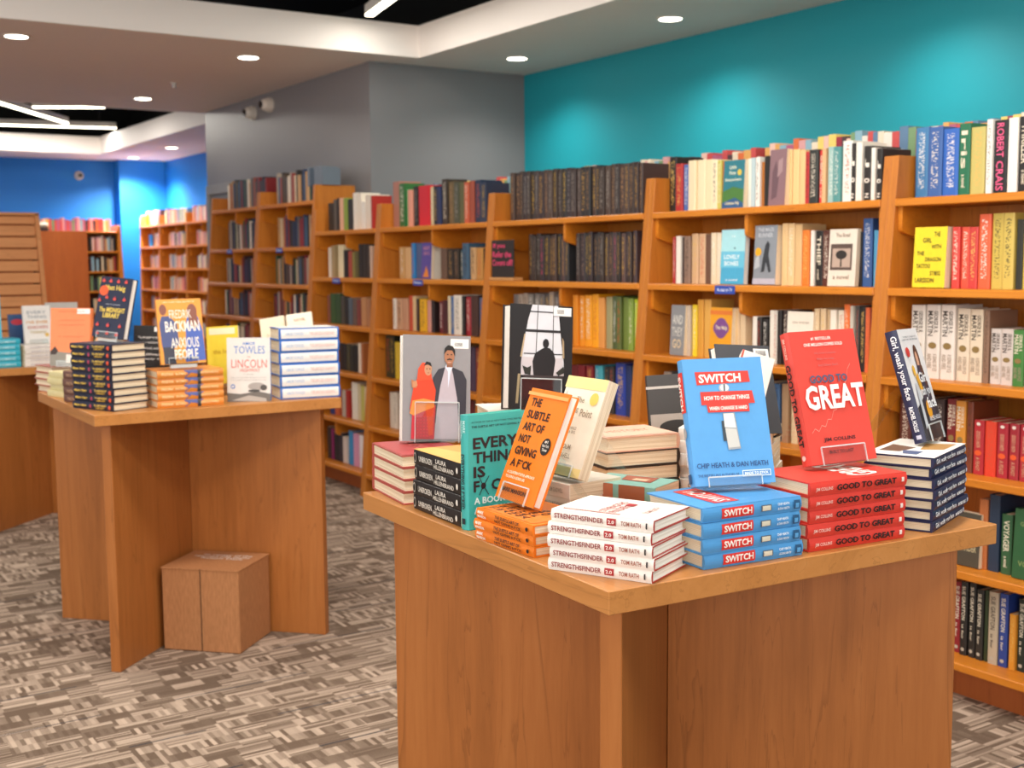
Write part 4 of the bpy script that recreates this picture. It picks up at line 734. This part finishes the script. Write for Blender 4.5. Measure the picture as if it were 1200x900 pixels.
# portrait book with two people on its cover
MAL = [('p', [(0, 0), (1, 0), (1, 1), (0, 1)], '8e8a8c'), ('p', [(.7, .88), (.97, .88), (.97, .97), (.7, .97)], 'ece8e4')] + [('p', [(.76 + i * .011, .9), (.764 + i * .011, .9), (.764 + i * .011, .935), (.76 + i * .011, .935)], '1c1c1c') for i in range(11)] + [
       # man: suit, shirt, kurta, head
       ('p', [(.42, .20), (.44, .60), (.52, .68), (.62, .70), (.72, .70), (.88, .66), (.94, .58), (.93, .24), (.80, .24), (.78, .16), (.50, .16)], '37333c'), ('p', [(.46, .02), (.84, .02), (.80, .40), (.74, .62), (.71, .70), (.62, .70), (.55, .52), (.50, .3)], 'b8acb4'), ('p', [(.62, .70), (.66, .66), (.665, .50), (.70, .66), (.73, .70), (.70, .73), (.64, .73)], 'd4dcec'), ('p', [(.73, .70), (.76, .66), (.80, .4), (.84, .16), (.93, .24), (.94, .58), (.88, .66)], '332f38'),
       ('p', [(.64, .70), (.73, .70), (.73, .76), (.64, .76)], '8a5a40'), ('e', .68, .80, .075, .075, 'a87050'), ('p', [(.6, .82), (.61, .88), (.66, .91), (.73, .9), (.765, .86), (.765, .80), (.745, .83), (.72, .86), (.65, .86), (.62, .84)], '1c1614'), ('p', [(.645, .775), (.68, .785), (.72, .775), (.72, .765), (.68, .77), (.645, .765)], '1c1614'), ('e', .655, .82, .012, .006, '1c1614'), ('e', .71, .82, .012, .006, '1c1614'), ('p', [(.65, .75), (.71, .75), (.70, .742), (.66, .742)], 'c89888'),
       ('p', [(.88, .24), (.94, .24), (.93, .17), (.88, .18)], 'a87050'),
       # girl: shawl, dress, face, scarf
       ('p', [(.12, .02), (.46, .02), (.48, .34), (.14, .34)], 'c02838'), ('p', [(.10, .30), (.16, .54), (.24, .62), (.42, .60), (.48, .48), (.46, .34), (.44, .06), (.38, .05), (.34, .28)], 'd8401c'), ('p', [(.10, .26), (.14, .38), (.30, .40), (.46, .38), (.46, .32), (.30, .28), (.16, .24)], 'e88a3c'), ('p', [(.12, .58), (.18, .56), (.2, .5), (.13, .5)], 'b87850'), ('p', [(.14, .55), (.2, .57), (.21, .52), (.15, .5)], 'c48860'),
       ('p', [(.20, .56), (.22, .68), (.28, .74), (.36, .73), (.41, .66), (.42, .58)], 'e04a24'), ('e', .365, .675, .055, .058, 'c08a68'), ('p', [(.3, .71), (.34, .75), (.4, .74), (.42, .70), (.36, .72)], '1c1614'), ('e', .345, .68, .008, .006, '241814'), ('e', .39, .68, .008, .006, '241814'), ('p', [(.35, .645), (.385, .645), (.37, .637)], 'a04838')]
for i in range(5):
    for j in range(7): MAL.append(('e', .17 + .045 * i, .05 + .03 * j, .006, .004, 'e85060'))
fr = standing((1.2219, 2.3035, 1.0115), -16, 8, 3.2, .03)
make_book('hardcover_book', 'grey portrait cover of suited man and girl in red scarf', 'book', fr[0], .152, .232, .03, 'dcd6d0', True, True, MAL, None, M_PAGEW)
easel(fr, .152, .105, 'tall clear stand in front of the portrait cover', .085)
# book with a figure at a window
OB = [('p', [(0, 0), (1, 0), (1, 1), (0, 1)], '1c191b'), ('p', [(.18, .33), (.90, .33), (.82, .66), (.76, 1.0), (.32, 1.0), (.26, .78), (.2, .6)], 'd4d4da'), ('p', [(.18, .33), (.88, .33), (.84, .5), (.18, .5)], 'c8c0c4')]
OB += [('p', [(x, .33), (x + .012, .33), (x + .012 + d_, 1), (x + d_, 1)], '3a3636') for x, d_ in ((.4, .03), (.68, .0))] + [('p', [(.22, v), (.84, v), (.84, v + hh), (.22, v + hh)], '2a2628') for v, hh in ((.74, .025), (.53, .01), (.93, .01))]
OB += [('p', [(.38, .33), (.36, .46), (.40, .54), (.50, .58), (.56, .60), (.64, .59), (.70, .55), (.73, .48), (.70, .33)], '1c191b'), ('e', .57, .635, .05, .045, '1c191b'), ('p', [(.2, .42), (.28, .40), (.34, .42), (.33, .33), (.24, .34)], '2c2c26'), ('p', [(.74, .36), (.86, .42), (.88, .36), (.78, .33)], '2c2c26'),
       ('p', [(.0, 0), (.3, 0), (.16, .34), (.22, .72), (.34, 1), (.0, 1)], '1c191b'), ('p', [(.88, 0), (1, 0), (1, 1), (.76, 1), (.86, .6)], '1c191b'), ('p', [(.16, .5), (.19, .5), (.24, .72), (.22, .72)], 'b8a080'), ('p', [(.10, .06), (.14, .06), (.17, .34), (.13, .34)], '9a8a6a'), ('p', [(.84, .5), (.87, .5), (.86, .66), (.83, .7)], 'a89070'), ('p', [(.22, .28), (.85, .28), (.86, .33), (.22, .33)], '3a3030'),
       ('p', [(.68, .905), (.97, .905), (.97, .985), (.68, .985)], 'ece8e4')] + [('p', [(.74 + i * .011, .925), (.744 + i * .011, .925), (.744 + i * .011, .965), (.74 + i * .011, .965)], '1c1c1c') for i in range(10)]
pile((1.44, 2.30), -20, .17, .13, .027, 6, T0, 'e8e0d4', 'thick white hardcover under the window cover book', 'white hardcovers at the back of the near table', hard=True, seed=31)
fr = standing((1.4476, 2.2274, 1.0716), -9, 6, 4.5, .042)
make_book('hardcover_book', 'tall black cover showing a silhouette standing at a window', 'book', fr[0], .154, .235, .042, '1e1b1c', True, True, OB, None, M_PAGEW)
easel(fr, .154, .12, 'clear stand in front of the silhouette cover', .07)
# cream paperback leaning, with its own pile below
TIP_S = [('t', 'THE TIPPING POINT', .1, .3, .5, .7, '9a8a78'), ('t', 'MALCOLM GLADWELL', .56, .35, .9, .65, 'b8a898')]
TIP_F = [('p', [(0, .88), (1, .88), (1, 1), (0, 1)], 'f0dc94'), ('p', [(0, 0), (1, 0), (1, .09), (0, .09)], 'f0dc94'), ('t', 'The', .38, .74, .58, .80, 'a89880'), ('t', 'Tipping', .1, .63, .5, .70, 'b0a088'), ('t', 'Point', .56, .60, .86, .68, 'a89880'), ('e', .8, .79, .1, .065, 'e8cc60'), ('t', 'HOW LITTLE THINGS', .1, .46, .6, .49, 'a89880'), ('t', 'CAN MAKE A BIG', .1, .42, .6, .45, 'a89880'), ('t', 'MALCOLM', .16, .26, .6, .31, '9a8a74'), ('t', 'GLADWELL', .2, .17, .66, .22, '9a8a74'), ('p', [(.1, .84), (.11, .84), (.11, .7), (.1, .7)], '6a5a50')]
pile((1.285, 1.955), -86, .165, .13, .0285, 3, T0, 'ece0d0', 'cream paperback with faint spine lettering', 'cream paperbacks under the leaning cream book', hard=False, spine=TIP_S, seed=17, jit=2)
fr = standing((1.3000, 1.8950, 0.9992), -88, 22.5, .5, .024)
make_book('paperback_book', 'cream and yellow paperback leaning on a clear stand', 'book', fr[0], .122, .192, .024, 'f2ead6', False, False, TIP_F, None)
easel(fr, .122, .11, 'clear stand holding the cream and yellow paperback', .02)
# sea-green paperbacks between the white and the blue piles
GRN_S = [('p', [(.26, 0), (.42, 0), (.42, 1), (.26, 1)], 'b06848'), ('p', [(.5, .0), (.86, 0), (.86, 1), (.5, 1)], '9a5a3c'), ('t', 'THE POWER', .04, .4, .22, .75, 'c8e0d8')]
GRN_F = [('p', [(.4, .2), (.95, .25), (.9, .7), (.45, .62)], '9a5038'), ('p', [(.5, .3), (.7, .3), (.7, .5), (.5, .5)], 'd8b090')]
pile((1.362, 1.835), -66, .152, .10, .0265, 3, T0, '7fb0a4', 'sea-green paperback with rust-coloured print', 'sea-green paperbacks behind the white pile', hard=False, spine=GRN_S, front=GRN_F, seed=19, jit=2)
# broad pile with pages toward us, dark cover edges
for i in range(4):
    a = R(-11); W, L, t = .178, .15, .0325
    M = Matrix.Translation((1.515 + .012, 1.978, T0 + i * t)) @ Matrix.Rotation(a + R(rnd.uniform(-2, 2)), 4, 'Z')
    make_book('hardcover_book', f'thick cream-edged hardcover with dark boards, {"on top of" if i == 3 else ("at the bottom of" if i == 0 else ORD[i] + " from bottom in")} the back pile', 'book', M, W, L, t - .0003, '2c2420' if i < 3 else 'd8a890', True, True, [('p', [(.05, .05), (.95, .05), (.95, .95), (.05, .95)], 'e0b8a0'), ('t', 'HISTORY', .2, .4, .8, .6, 'b87860')] if i == 3 else None, None, None, 'thick hardcovers at the back of the near table')
pile((1.715, 1.965), -52, .20, .135, .0272, 5, T0, 'ece4da', 'pale paperback with small round emblem', 'pale paperbacks behind the blue book', hard=False, spine=[('t', 'OUTLIERS', .1, .3, .4, .7, '8a7a70'), ('e', .6, .5, .03, .3, 'c8b8a8')], seed=23, jit=2)
BRI_S = [('t', 'BRITNEY SPEARS', .05, .3, .42, .7, 'e8e8ec'), ('t', 'THE WOMAN IN ME', .47, .36, .78, .64, 'b8b8c4'), ('p', [(.9, .3), (.94, .3), (.94, .7), (.9, .7)], 'd8d8dc')]
fr = standing((1.725, 1.827, 1.042), -14, 25, 4, .03)
make_book('hardcover_book', 'black hardcover back with white sticker leaning behind the blue book', 'book', fr[0], .132, .197, .03, '2a2a32', True, True, [('p', [(.68, .86), (.95, .86), (.95, .96), (.68, .96)], 'ece8e4')] + [('p', [(.72 + i * .018, .88), (.728 + i * .018, .88), (.728 + i * .018, .94), (.72 + i * .018, .94)], '1c1c1c') for i in range(10)], BRI_S, M_PAGEW)
fr = standing((1.655, 1.775, 1.052), -30, 28, 20, .03)
make_book('paperback_book', 'white paperback with red edge leaning against the black hardcover', 'book', fr[0], .07, .195, .03, 'e8dcd0', False, True, [('p', [(.0, 0), (.06, 0), (.06, 1), (0, 1)], 'b84a38')], None, M_PAGEW)
fr = standing((1.80, 2.16, .925), -38, 8, -4, .03)
make_book('hardcover_book', 'dark book with pale animal picture standing behind the blue one', 'book', fr[0], .13, .205, .03, '3a3430', True, False, [('p', [(.05, .1), (.95, .1), (.95, .55), (.05, .55)], 'b0a49a'), ('e', .5, .4, .3, .08, '2c2826'), ('p', [(.2, .12), (.28, .12), (.3, .38), (.22, .38)], '2c2826'), ('p', [(0, .84), (1, .84), (1, .87), (0, .87)], 'c8c0b8')], None, M_PAGEW)

# ---------------------------------------------------------------- books on the middle table
MID_S = [('t', 'Matt Haig', .05, .3, .36, .72, 'e8c04a', .03), ('e', .46, .5, .025, .28, 'a83a5a'), ('t', 'The MIDNIGHT', .55, .52, .86, .8, 'e8c04a', .02), ('t', 'LIBRARY', .6, .18, .82, .44, 'e8c04a', .02), ('e', .94, .5, .03, .3, 'd8502c')]
MID_F = [('t', 'Matt Haig', .2, .76, .82, .87, 'e8c85a', .02), ('e', .17, .77, .14, .085, 'e05a30'), ('t', 'The MIDNIGHT', .12, .42, .92, .5, 'e8c85a', .03), ('t', 'LIBRARY', .26, .33, .78, .41, 'e8c85a', .03), ('t', '#1 New York Times Bestseller', .3, .54, .75, .56, 'c8c8d0')]
for u, v in ((.12, .93), (.34, .93), (.58, .93), (.82, .93), (.3, .66), (.55, .64), (.85, .64), (.15, .2), (.48, .2), (.85, .2), (.2, .06), (.5, .07), (.8, .06), (.1, .6)):
    MID_F += [('e', u, v, .05, .022, 'd84a38'), ('p', [(u - .02, v), (u + .02, v), (u + .01, v + .045), (u - .01, v + .045)], 'c84a58')]
for i in range(9):
    M = lying((1.012, 4.335), -68 + (i % 3 - 1) * .6, .217, T0 + i * .0252, rnd.uniform(-1, 1), (rnd.uniform(-.003, .003), 0))
    make_book('hardcover_book', f'navy hardcover with gold spine lettering, {"on top of" if i == 8 else ("at the bottom of" if i == 0 else ORD[i] + " from bottom in")} the tall pile', 'book', M, .15, .217, .0249, '1e2238', True, False, None, MID_S, None, 'navy and gold hardcovers on the middle table')
fr = standing((1.082, 4.325, 1.1480), -58, 12.5, 4, .024)
make_book('hardcover_book', 'navy hardcover with orange and gold cover leaning on the tall pile', 'book', fr[0], .145, .212, .026, '20253e', True, False, MID_F, None, M_PAGEW)
easel(fr, .145, .12, 'clear stand holding the leaning navy book', .02, foot=.03, base=.009)
AP_S = [('t', 'FREDRIK', .06, .35, .24, .7, 'f6d8a0'), ('t', 'BACKMAN', .27, .35, .42, .7, 'f6d8a0'), ('p', [(.42, 0), (.5, .62), (.6, .45), (.7, 1), (.4, 1)], '5a6098'), ('t', 'ANXIOUS PEOPLE', .64, .4, .92, .72, 'f6d8a0'), ('p', [(.6, 0), (.65, 0), (.65, 1), (.6, 1)], '3a3a40')]
AP_F = [('t', 'NEW YORK TIMES BESTSELLER', .15, .945, .85, .965, 'f6e0b8'), ('e', .14, .84, .08, .085, '8a5040'), ('e', .78, .80, .11, .12, '8a5040'), ('p', [(.06, .30), (.04, .62), (.10, .74), (.26, .74), (.42, .62), (.44, .3), (.32, .24), (.3, .0), (.1, .0), (.08, .2)], '4a5484'), ('p', [(.08, 0), (.34, 0), (.32, .26), (.08, .26)], '3c3a48'),
        ('p', [(.66, .72), (.9, .72), (.98, .5), (1.0, .04), (.55, .02), (.6, .4), (.62, .6)], '4a64b4'), ('p', [(.68, .78), (.88, .78), (.90, .60), (.82, .52), (.70, .6)], '8a5040'), ('t', 'FREDRIK', .27, .70, .76, .83, 'fbf0e0', .0), ('t', 'BACKMAN', .16, .49, .92, .66, 'fbf0e0', .02), ('t', 'ANXIOUS', .26, .24, .88, .40, 'fbf0e0', .01), ('t', 'PEOPLE', .32, .06, .84, .22, 'fbf0e0', .02)]
pile((1.243, 4.118), -2.0, .232, .155, .0258, 5, T0, 'e08c3a', 'orange hardcover with blue figures on the spine', 'orange and blue hardcovers on the middle table', spine=AP_S, seed=41, jit=1.5)
fr = standing((1.263, 4.132, 1.0510), -7, 11.4, -1, .022)
make_book('paperback_book', 'orange cover with two blue figures seen from behind, leaning', 'book', fr[0], .154, .226, .022, 'e89a38', False, False, AP_F, None)
easel(fr, .154, .12, 'clear stand holding the orange and blue book', .02, base=.011)
TW_S = [('p', [(.03, .12), (.97, .12), (.97, .9), (.03, .9)], 'ece8e4'), ('t', 'AMOR TOWLES', .1, .38, .4, .66, 'b8c8e0'), ('t', 'THE LINCOLN HIGHWAY', .5, .38, .92, .66, 'e8c0b8')]
TW_F = [('p', [(.0, .0), (1, .0), (1, 1), (.0, 1)], 'e2dcd6'), ('t', 'AMOR', .36, .885, .66, .935, '3a78c8'), ('t', 'TOWLES', .16, .75, .88, .87, '3a78c8', .0), ('t', 'THE', .46, .69, .54, .71, 'd87868'), ('t', 'LINCOLN', .1, .53, .92, .66, 'd86858', .0), ('t', 'HIGHWAY', .3, .465, .76, .52, 'd87868'), ('t', 'A NOVEL', .38, .42, .62, .435, 'a8a4a0'), ('t', 'THE NEW YORK TIMES BESTSELLING AUTHOR', .1, .37, .9, .385, 'a8a4a0'), ('t', 'OF A GENTLEMAN IN MOSCOW', .1, .33, .9, .345, 'a8a4a0'), ('e', .13, .24, .05, .035, '3a78c8'), ('e', .13, .24, .03, .02, 'e2dcd6'), ('p', [(0, 0), (1, 0), (1, .12), (.7, .16), (.3, .12), (0, .14)], '6a645e'), ('p', [(.1, .02), (.5, .1), (.9, .05), (.9, .0)], 'b0a8a0'), ('e', .68, .24, .2, .06, 'a8a09a'), ('e', .84, .22, .08, .045, '4a4440'), ('e', .62, .17, .14, .02, '3c3836')]
pile((1.690, 4.118), -7.5, .224, .15, .043, 6, T0, '2f6cc0', 'thick blue hardcover with white framed spine', 'blue and white hardcovers on the middle table', spine=TW_S, seed=43, jit=1.5, front=[('p', [(.03, .03), (.97, .03), (.97, .97), (.03, .97)], 'ece6e0')])
fr = standing((1.512, 4.178, T0), -27, 3, .5, .03)
make_book('hardcover_book', 'white cover with blue and red lettering standing on the table', 'book', fr[0], .153, .23, .03, '2f6cc0', True, False, TW_F, [('p', [(.03, .15), (.97, .15), (.97, .85), (.03, .85)], 'ece8e4')])
# left side of the middle table
pile((1.035, 5.02), -80, .15, .19, .0255, 4, T0, 'a8503c', 'cream-edged book with red boards at far left', 'cream-edged books at the far left of the middle table', seed=51, page=M_PAGE, jit=2, flip=True, name='hardcover_book')
pile((1.035, 4.79), -78, .17, .13, .0235, 4, T0, 'd8cc98', 'pale yellow paperback seen by its spine', 'pale yellow paperbacks on the middle table', hard=False, seed=52, jit=2)
pile((1.030, 4.55), -76, .15, .13, .028, 4, T0, '6a4438', 'brown paperback with dark spine print', 'brown paperbacks beside the navy pile', hard=False, spine=[('t', 'NOVEL', .2, .3, .7, .7, 'c8a080')], seed=53, jit=2)
fr = standing((1.0506, 4.8342, 1.0097), -44, 6, 0, .026)
make_book('hardcover_book', 'orange cover with white barcode sticker at the left edge of table', 'book', fr[0], .168, .222, .026, 'ea8450', True, True, [('p', [(0, 0), (1, 0), (1, .2), (0, .26)], '8a847a'), ('p', [(.0, .25), (.12, .34), (.2, .26), (.14, .2), (0, .2)], '3a2a26'), ('p', [(.66, .9), (.98, .9), (.98, .985), (.66, .985)], 'ece8e4'), ('p', [(.4, .06), (.62, .06), (.62, .2), (.4, .2)], 'e8d8d0')] + [('t', s_, .2, v_, .85, v_ + .02, 'c8603c') for s_, v_ in (('PRAISE FOR THE AUTHOR', .93), ('a powerful and moving story', .78), ('unforgettable', .70), ('a triumph', .5))], None, M_PAGEW)
easel(fr, .168, .13, 'clear stand holding the orange barcode book', .02, foot=.05)
fr = standing((1.13, 4.66, 1.01), -62, 24, 10, .022)
make_book('paperback_book', 'tan paperback leaning back behind the tall navy pile', 'book', fr[0], .12, .2, .022, 'd8a880', False, False, None, None)
fr = standing((1.30, 4.62, .94), -30, 6, 2, .024)
make_book('hardcover_book', 'black cover with white review text behind the navy pile', 'book', fr[0], .14, .226, .024, '1f1b1c', True, True, [('p', [(.55, .9), (.98, .9), (.98, .98), (.55, .98)], 'ece8e4')] + [('t', s_, .12, v_, .88, v_ + .035, 'e0dcd8') for s_, v_ in (('"UNIFYING"', .78), ('a rare achievement', .7), ('"A MARVEL AWARD"', .6), ('brilliant', .5), ('deeply felt', .42))], None, M_PAGEW)
fr = standing((1.52, 4.40, .945), -34, 8, -3, .02)
make_book('paperback_book', 'bright yellow paperback standing behind the orange and blue one', 'book', fr[0], .12, .215, .02, 'ecd03a', False, False, [('p', [(.1, .86), (.9, .86), (.9, .97), (.1, .97)], 'f0e6c0')] + [('t', 'the help', .2, .5, .8, .6, 'c8a020')], None)
fr = standing((1.78, 4.50, 1.03), -40, 14, -10, .028)
make_book('paperback_book', 'cream paperback leaning behind the white and blue standing book', 'book', fr[0], .10, .15, .028, 'eedcc0', False, False, [('t', 'a novel', .25, .5, .7, .6, 'c8a888')], None)
fr = standing((1.835, 4.365, 1.0435), -34, 16, -8, .02)
make_book('paperback_book', 'cream paperback leaning above the thick blue pile', 'book', fr[0], .10, .158, .02, 'f0e2cc', False, False, [('t', 'NOVEL', .3, .8, .75, .87, 'a06848')], None)
pile((1.66, 4.52), -20, .16, .12, .03, 4, T0, 'e8d8bc', 'cream paperback low behind the white standing book', 'cream paperbacks at the back of the middle table', hard=False, seed=55)
pile((1.28, 4.64), -20, .15, .12, .019, 2, T0, '8a5a40', 'brown paperback under the black review cover', 'brown paperbacks under the black cover', hard=False, seed=56)
pile((1.78, 4.43), -30, .12, .10, .028, 5, T0, 'd8c8a8', 'sand-coloured paperback behind the thick blue pile', 'sand-coloured paperbacks at the back corner', hard=False, seed=57)
pile((1.48, 4.46), -20, .15, .11, .021, 2, T0, 'c8b090', 'tan paperback low behind the orange pile', 'tan paperbacks behind the orange pile', hard=False, seed=58)

# ---------------------------------------------------------------- books on the table cut off at the left
T3 = .8555
pile((1.07, 6.78), 2, .26, .16, .030, 5, T3, '2aa8c0', 'turquoise hardcover seen by its spine', 'turquoise hardcovers on the left table', seed=61, spine=[('t', 'BECOMING', .5, .3, .9, .7, 'c8f0f4')])
fr = standing((1.09, 6.82, T3 + .152), -5, 8, 0, .026)
make_book('hardcover_book', 'turquoise hardcover leaning at the left edge of the picture', 'book', fr[0], .155, .24, .026, '34b0cc', True, False, [('e', .85, .45, .12, .08, 'f0f4f4'), ('t', 'SKY', .3, .7, .8, .84, '20303a')], None)
pile((1.345, 6.76), 3, .20, .15, .0225, 5, T3, 'e8e0d8', 'white paperback with pale print', 'white paperbacks on the left table', hard=False, seed=62, spine=[('t', 'EVERYTHING', .15, .3, .85, .7, 'b8b0b8')])
fr = standing((1.375, 6.89, T3 + .1145), 8, 5.5, 0, .024)
make_book('hardcover_book', 'white cover with coloured capitals leaning on the left table', 'book', fr[0], .147, .205, .024, 'ece8e4', True, False, [('t', 'EVERY', .14, .78, .84, .86, '98a0a8'), ('t', 'THING', .14, .66, .84, .74, '98a0a8'), ('t', "I'VE EVER", .1, .52, .9, .6, 'd89a50'), ('t', 'KNOWN', .14, .38, .86, .47, 'c87868'), ('t', 'THINGS', .2, .26, .8, .33, 'b8a060'), ('e', .82, .22, .08, .05, 'e0b860')], None)
easel(fr, .147, .11, 'clear stand holding the white cover on the left table', .02, foot=.03)
fr = standing((1.33, 7.05, T3), 2, 6, 0, .024)
make_book('hardcover_book', 'dark blue cover with red label behind the turquoise pile', 'book', fr[0], .18, .27, .024, '2f5080', True, False, [('e', .25, .84, .18, .06, 'c83848'), ('p', [(0, .0), (1, 0), (1, .14), (0, .14)], 'a82830'), ('p', [(0, .14), (1, .14), (1, .4), (.5, .34), (0, .4)], '8a6a58')], None)
fr = standing((1.55, 7.20, T3 + .124), -14, 5, 0, .02)
make_book('hardcover_book', 'pale grey cover with pencil-like portrait at the left table back', 'book', fr[0], .175, .20, .02, 'b8b4ae', True, False, [('p', [(.3, .02), (.9, .02), (.8, .5), (.6, .85), (.5, .6)], '6a6660'), ('e', .68, .68, .13, .13, 'd8d2ca'), ('p', [(.1, .05), (.4, .1), (.4, .16), (.1, .12)], '4a4642')], None)
pile((1.54, 7.24), -10, .17, .14, .0305, 4, T3, '9a6a4a', 'tan hardcover under the pale grey cover', 'tan hardcovers on the left table', hard=True, seed=64)

# ---------------------------------------------------------------- far end of the shop
sl = thing('slatwall_display', 'maple slatted display stand at the left edge with dark grooves', 'display stand', (0.9, 9.0, 0))
def slx(z): return 1.925 + (1.75 - z) * .045 - .9
obj('core', boxes([(0, .03, 0, .98, .5, 1.74)]), sl, W_DARK)
obj('end_board', bevel(extr([(slx(0) - .03, 0), (slx(1.75) - .03, 1.75), (slx(1.75) + .0, 1.75), (slx(0), 0)], -.02, .55, 'y'), .002), sl, W_SLAT)
obj('top_board', bevel(boxes([(0, -.02, 1.735, slx(1.75), .55, 1.755)]), .002), sl, W_SLAT)
z = 1.728
nsl = 0
while z > .15:
    hgt = .052 if nsl == 0 else .071
    me = bevel(boxes([(0, -.004, z - hgt, slx(z) - .03, .03, z)]), .002); obj('slat', me, sl, W_SLAT); z -= hgt + .011; nsl += 1
for i in range(5):
    yy = .16
    tag(obj('book', bevel(boxes([(.58 + i * .034 + .9, 9.10, 1.756, .604 + i * .034 + .9, 9.24, 1.756 + .13)]), .001), None, flat(['241f20', 'd8b0a0', '1f1c1c', '28201c', 'c89888'][i], .5)), f'small {["black", "pinkish", "black", "dark brown", "pink"][i]} book {["furthest left", "second from left", "in the middle", "second from right", "furthest right"][i]} on the slatted stand', 'book', 'books on top of the slatted stand')
fb = thing('far_bookcase', 'wooden bookcase against the far blue wall with brown end panel', 'bookcase', (3.0, 15.2, 0))
obj('cabinet_panel', bevel(boxes([(-.05, -.02, 0, .80, .3, 1.79)]), .003), fb, W_DARK)
obj('side_panel', bevel(extr([(1.17, 1.86), (1.20, 1.86), (1.26, 0), (1.17, 0)], -.02, .32, 'y'), .002), fb, W_CASE)
obj('back_panel', boxes([(.80, .30, 0, 1.18, .32, 1.79)]), fb, W_DARK)
FZ = [1.785, 1.545, 1.30, 1.06, .8, .55, .3, .08]
for z in FZ: obj('shelf', bevel(boxes([(.80, -.02, z - .02, 1.18 + (1.79 - z) * .03, .3, z)]), .002), fb, W_SHELF)
sp = []
x = 2.98
while x < 4.12:
    t = rb.uniform(.022, .04); sp.append((x, x + t - .002, 15.34, 15.48, 1.791, 1.791 + rb.uniform(.12, .17), rb.choice(PAL2))); x += t
for z, z1 in zip(FZ[1:], FZ[:-1]):
    x = 3.83
    while x < 4.12:
        t = rb.uniform(.018, .032); sp.append((x, x + t - .002, 15.22, 15.4, z + .001, z + (z1 - z) * rb.uniform(.6, .8), rb.choice(PAL2 + PAL))); x += t
joined('shelved_books', 'tiny mixed books in and on the bookcase at the far blue wall', 'books at the far blue wall', sp)
t = thing('white_figurine', 'small white rounded object resting before the books on far brown panel', 'figurine', (3.30, 15.25, 1.7905))
bm = bmesh.new(); bmesh.ops.create_uvsphere(bm, u_segments=16, v_segments=10, radius=.07)
for v in bm.verts: v.co.z = v.co.z * .5 + .07
me = bpy.data.meshes.new('dome'); bm.to_mesh(me); bm.free(); obj('dome', me, t, flat('e8dcc8', .5)); obj('base', cyl(.08, .035, 20, 0), t, flat('3a2420', .5))
fr2 = thing('far_bookcase', 'wooden bookcases along the far right, before the blue wall corner', 'bookcase', (4.6, 13.0, 0))
ys = [0, .87, 1.9, 2.68]
for y in ys: obj('side_panel', bevel(extr([(-.05, 0), (.0, 1.98), (.33, 1.98), (.33, 0)], y, y + .04, 'y'), .002), fr2, W_CASE)
obj('back_panel', boxes([(.31, 0, 0, .33, 2.72, 1.86)]), fr2, W_DARK)
RZ = [1.865, 1.60, 1.335, 1.07, .81, .55, .3, .08]
for z in RZ:
    for a, b in zip(ys[:-1], ys[1:]):
        obj('shelf', bevel(boxes([(-.02, a + .04, z - .025, .31, b, z)]), .002), fr2, W_SHELF)
        if z > .2:
            for q in (a + .04, (a + b) / 2, b - .016): obj('shelf_bracket', boxes([(.03, q, z - .12, .31, q + .016, z - .025)]), fr2, W_SHELF)
sp = []
for a, b in zip(ys[:-1], ys[1:]):
    for i, z in enumerate(RZ):
        y = 13.0 + b - .22 if i else 13.0 + b - .1
        while y > 13.0 + a + .09:
            t = rb.uniform(.02, .036); h = (.17 if i else .19) * rb.uniform(.8, 1)
            sp.append((4.64, 4.78, y - t, y - .002, z + .001, z + h, rb.choice(PAL2 + ['e8d8c0', 'd8c0a0']))); y -= t
sp.append((4.60, 4.63, 15.45, 15.66, 1.866, 2.0, 'f0d020')); sp.append((4.62, 4.66, 15.30, 15.42, 1.601, 1.75, '2a80c0'))
joined('shelved_books', 'tiny pale and red books filling the far right bookcases', 'books in the far right bookcases', sp)
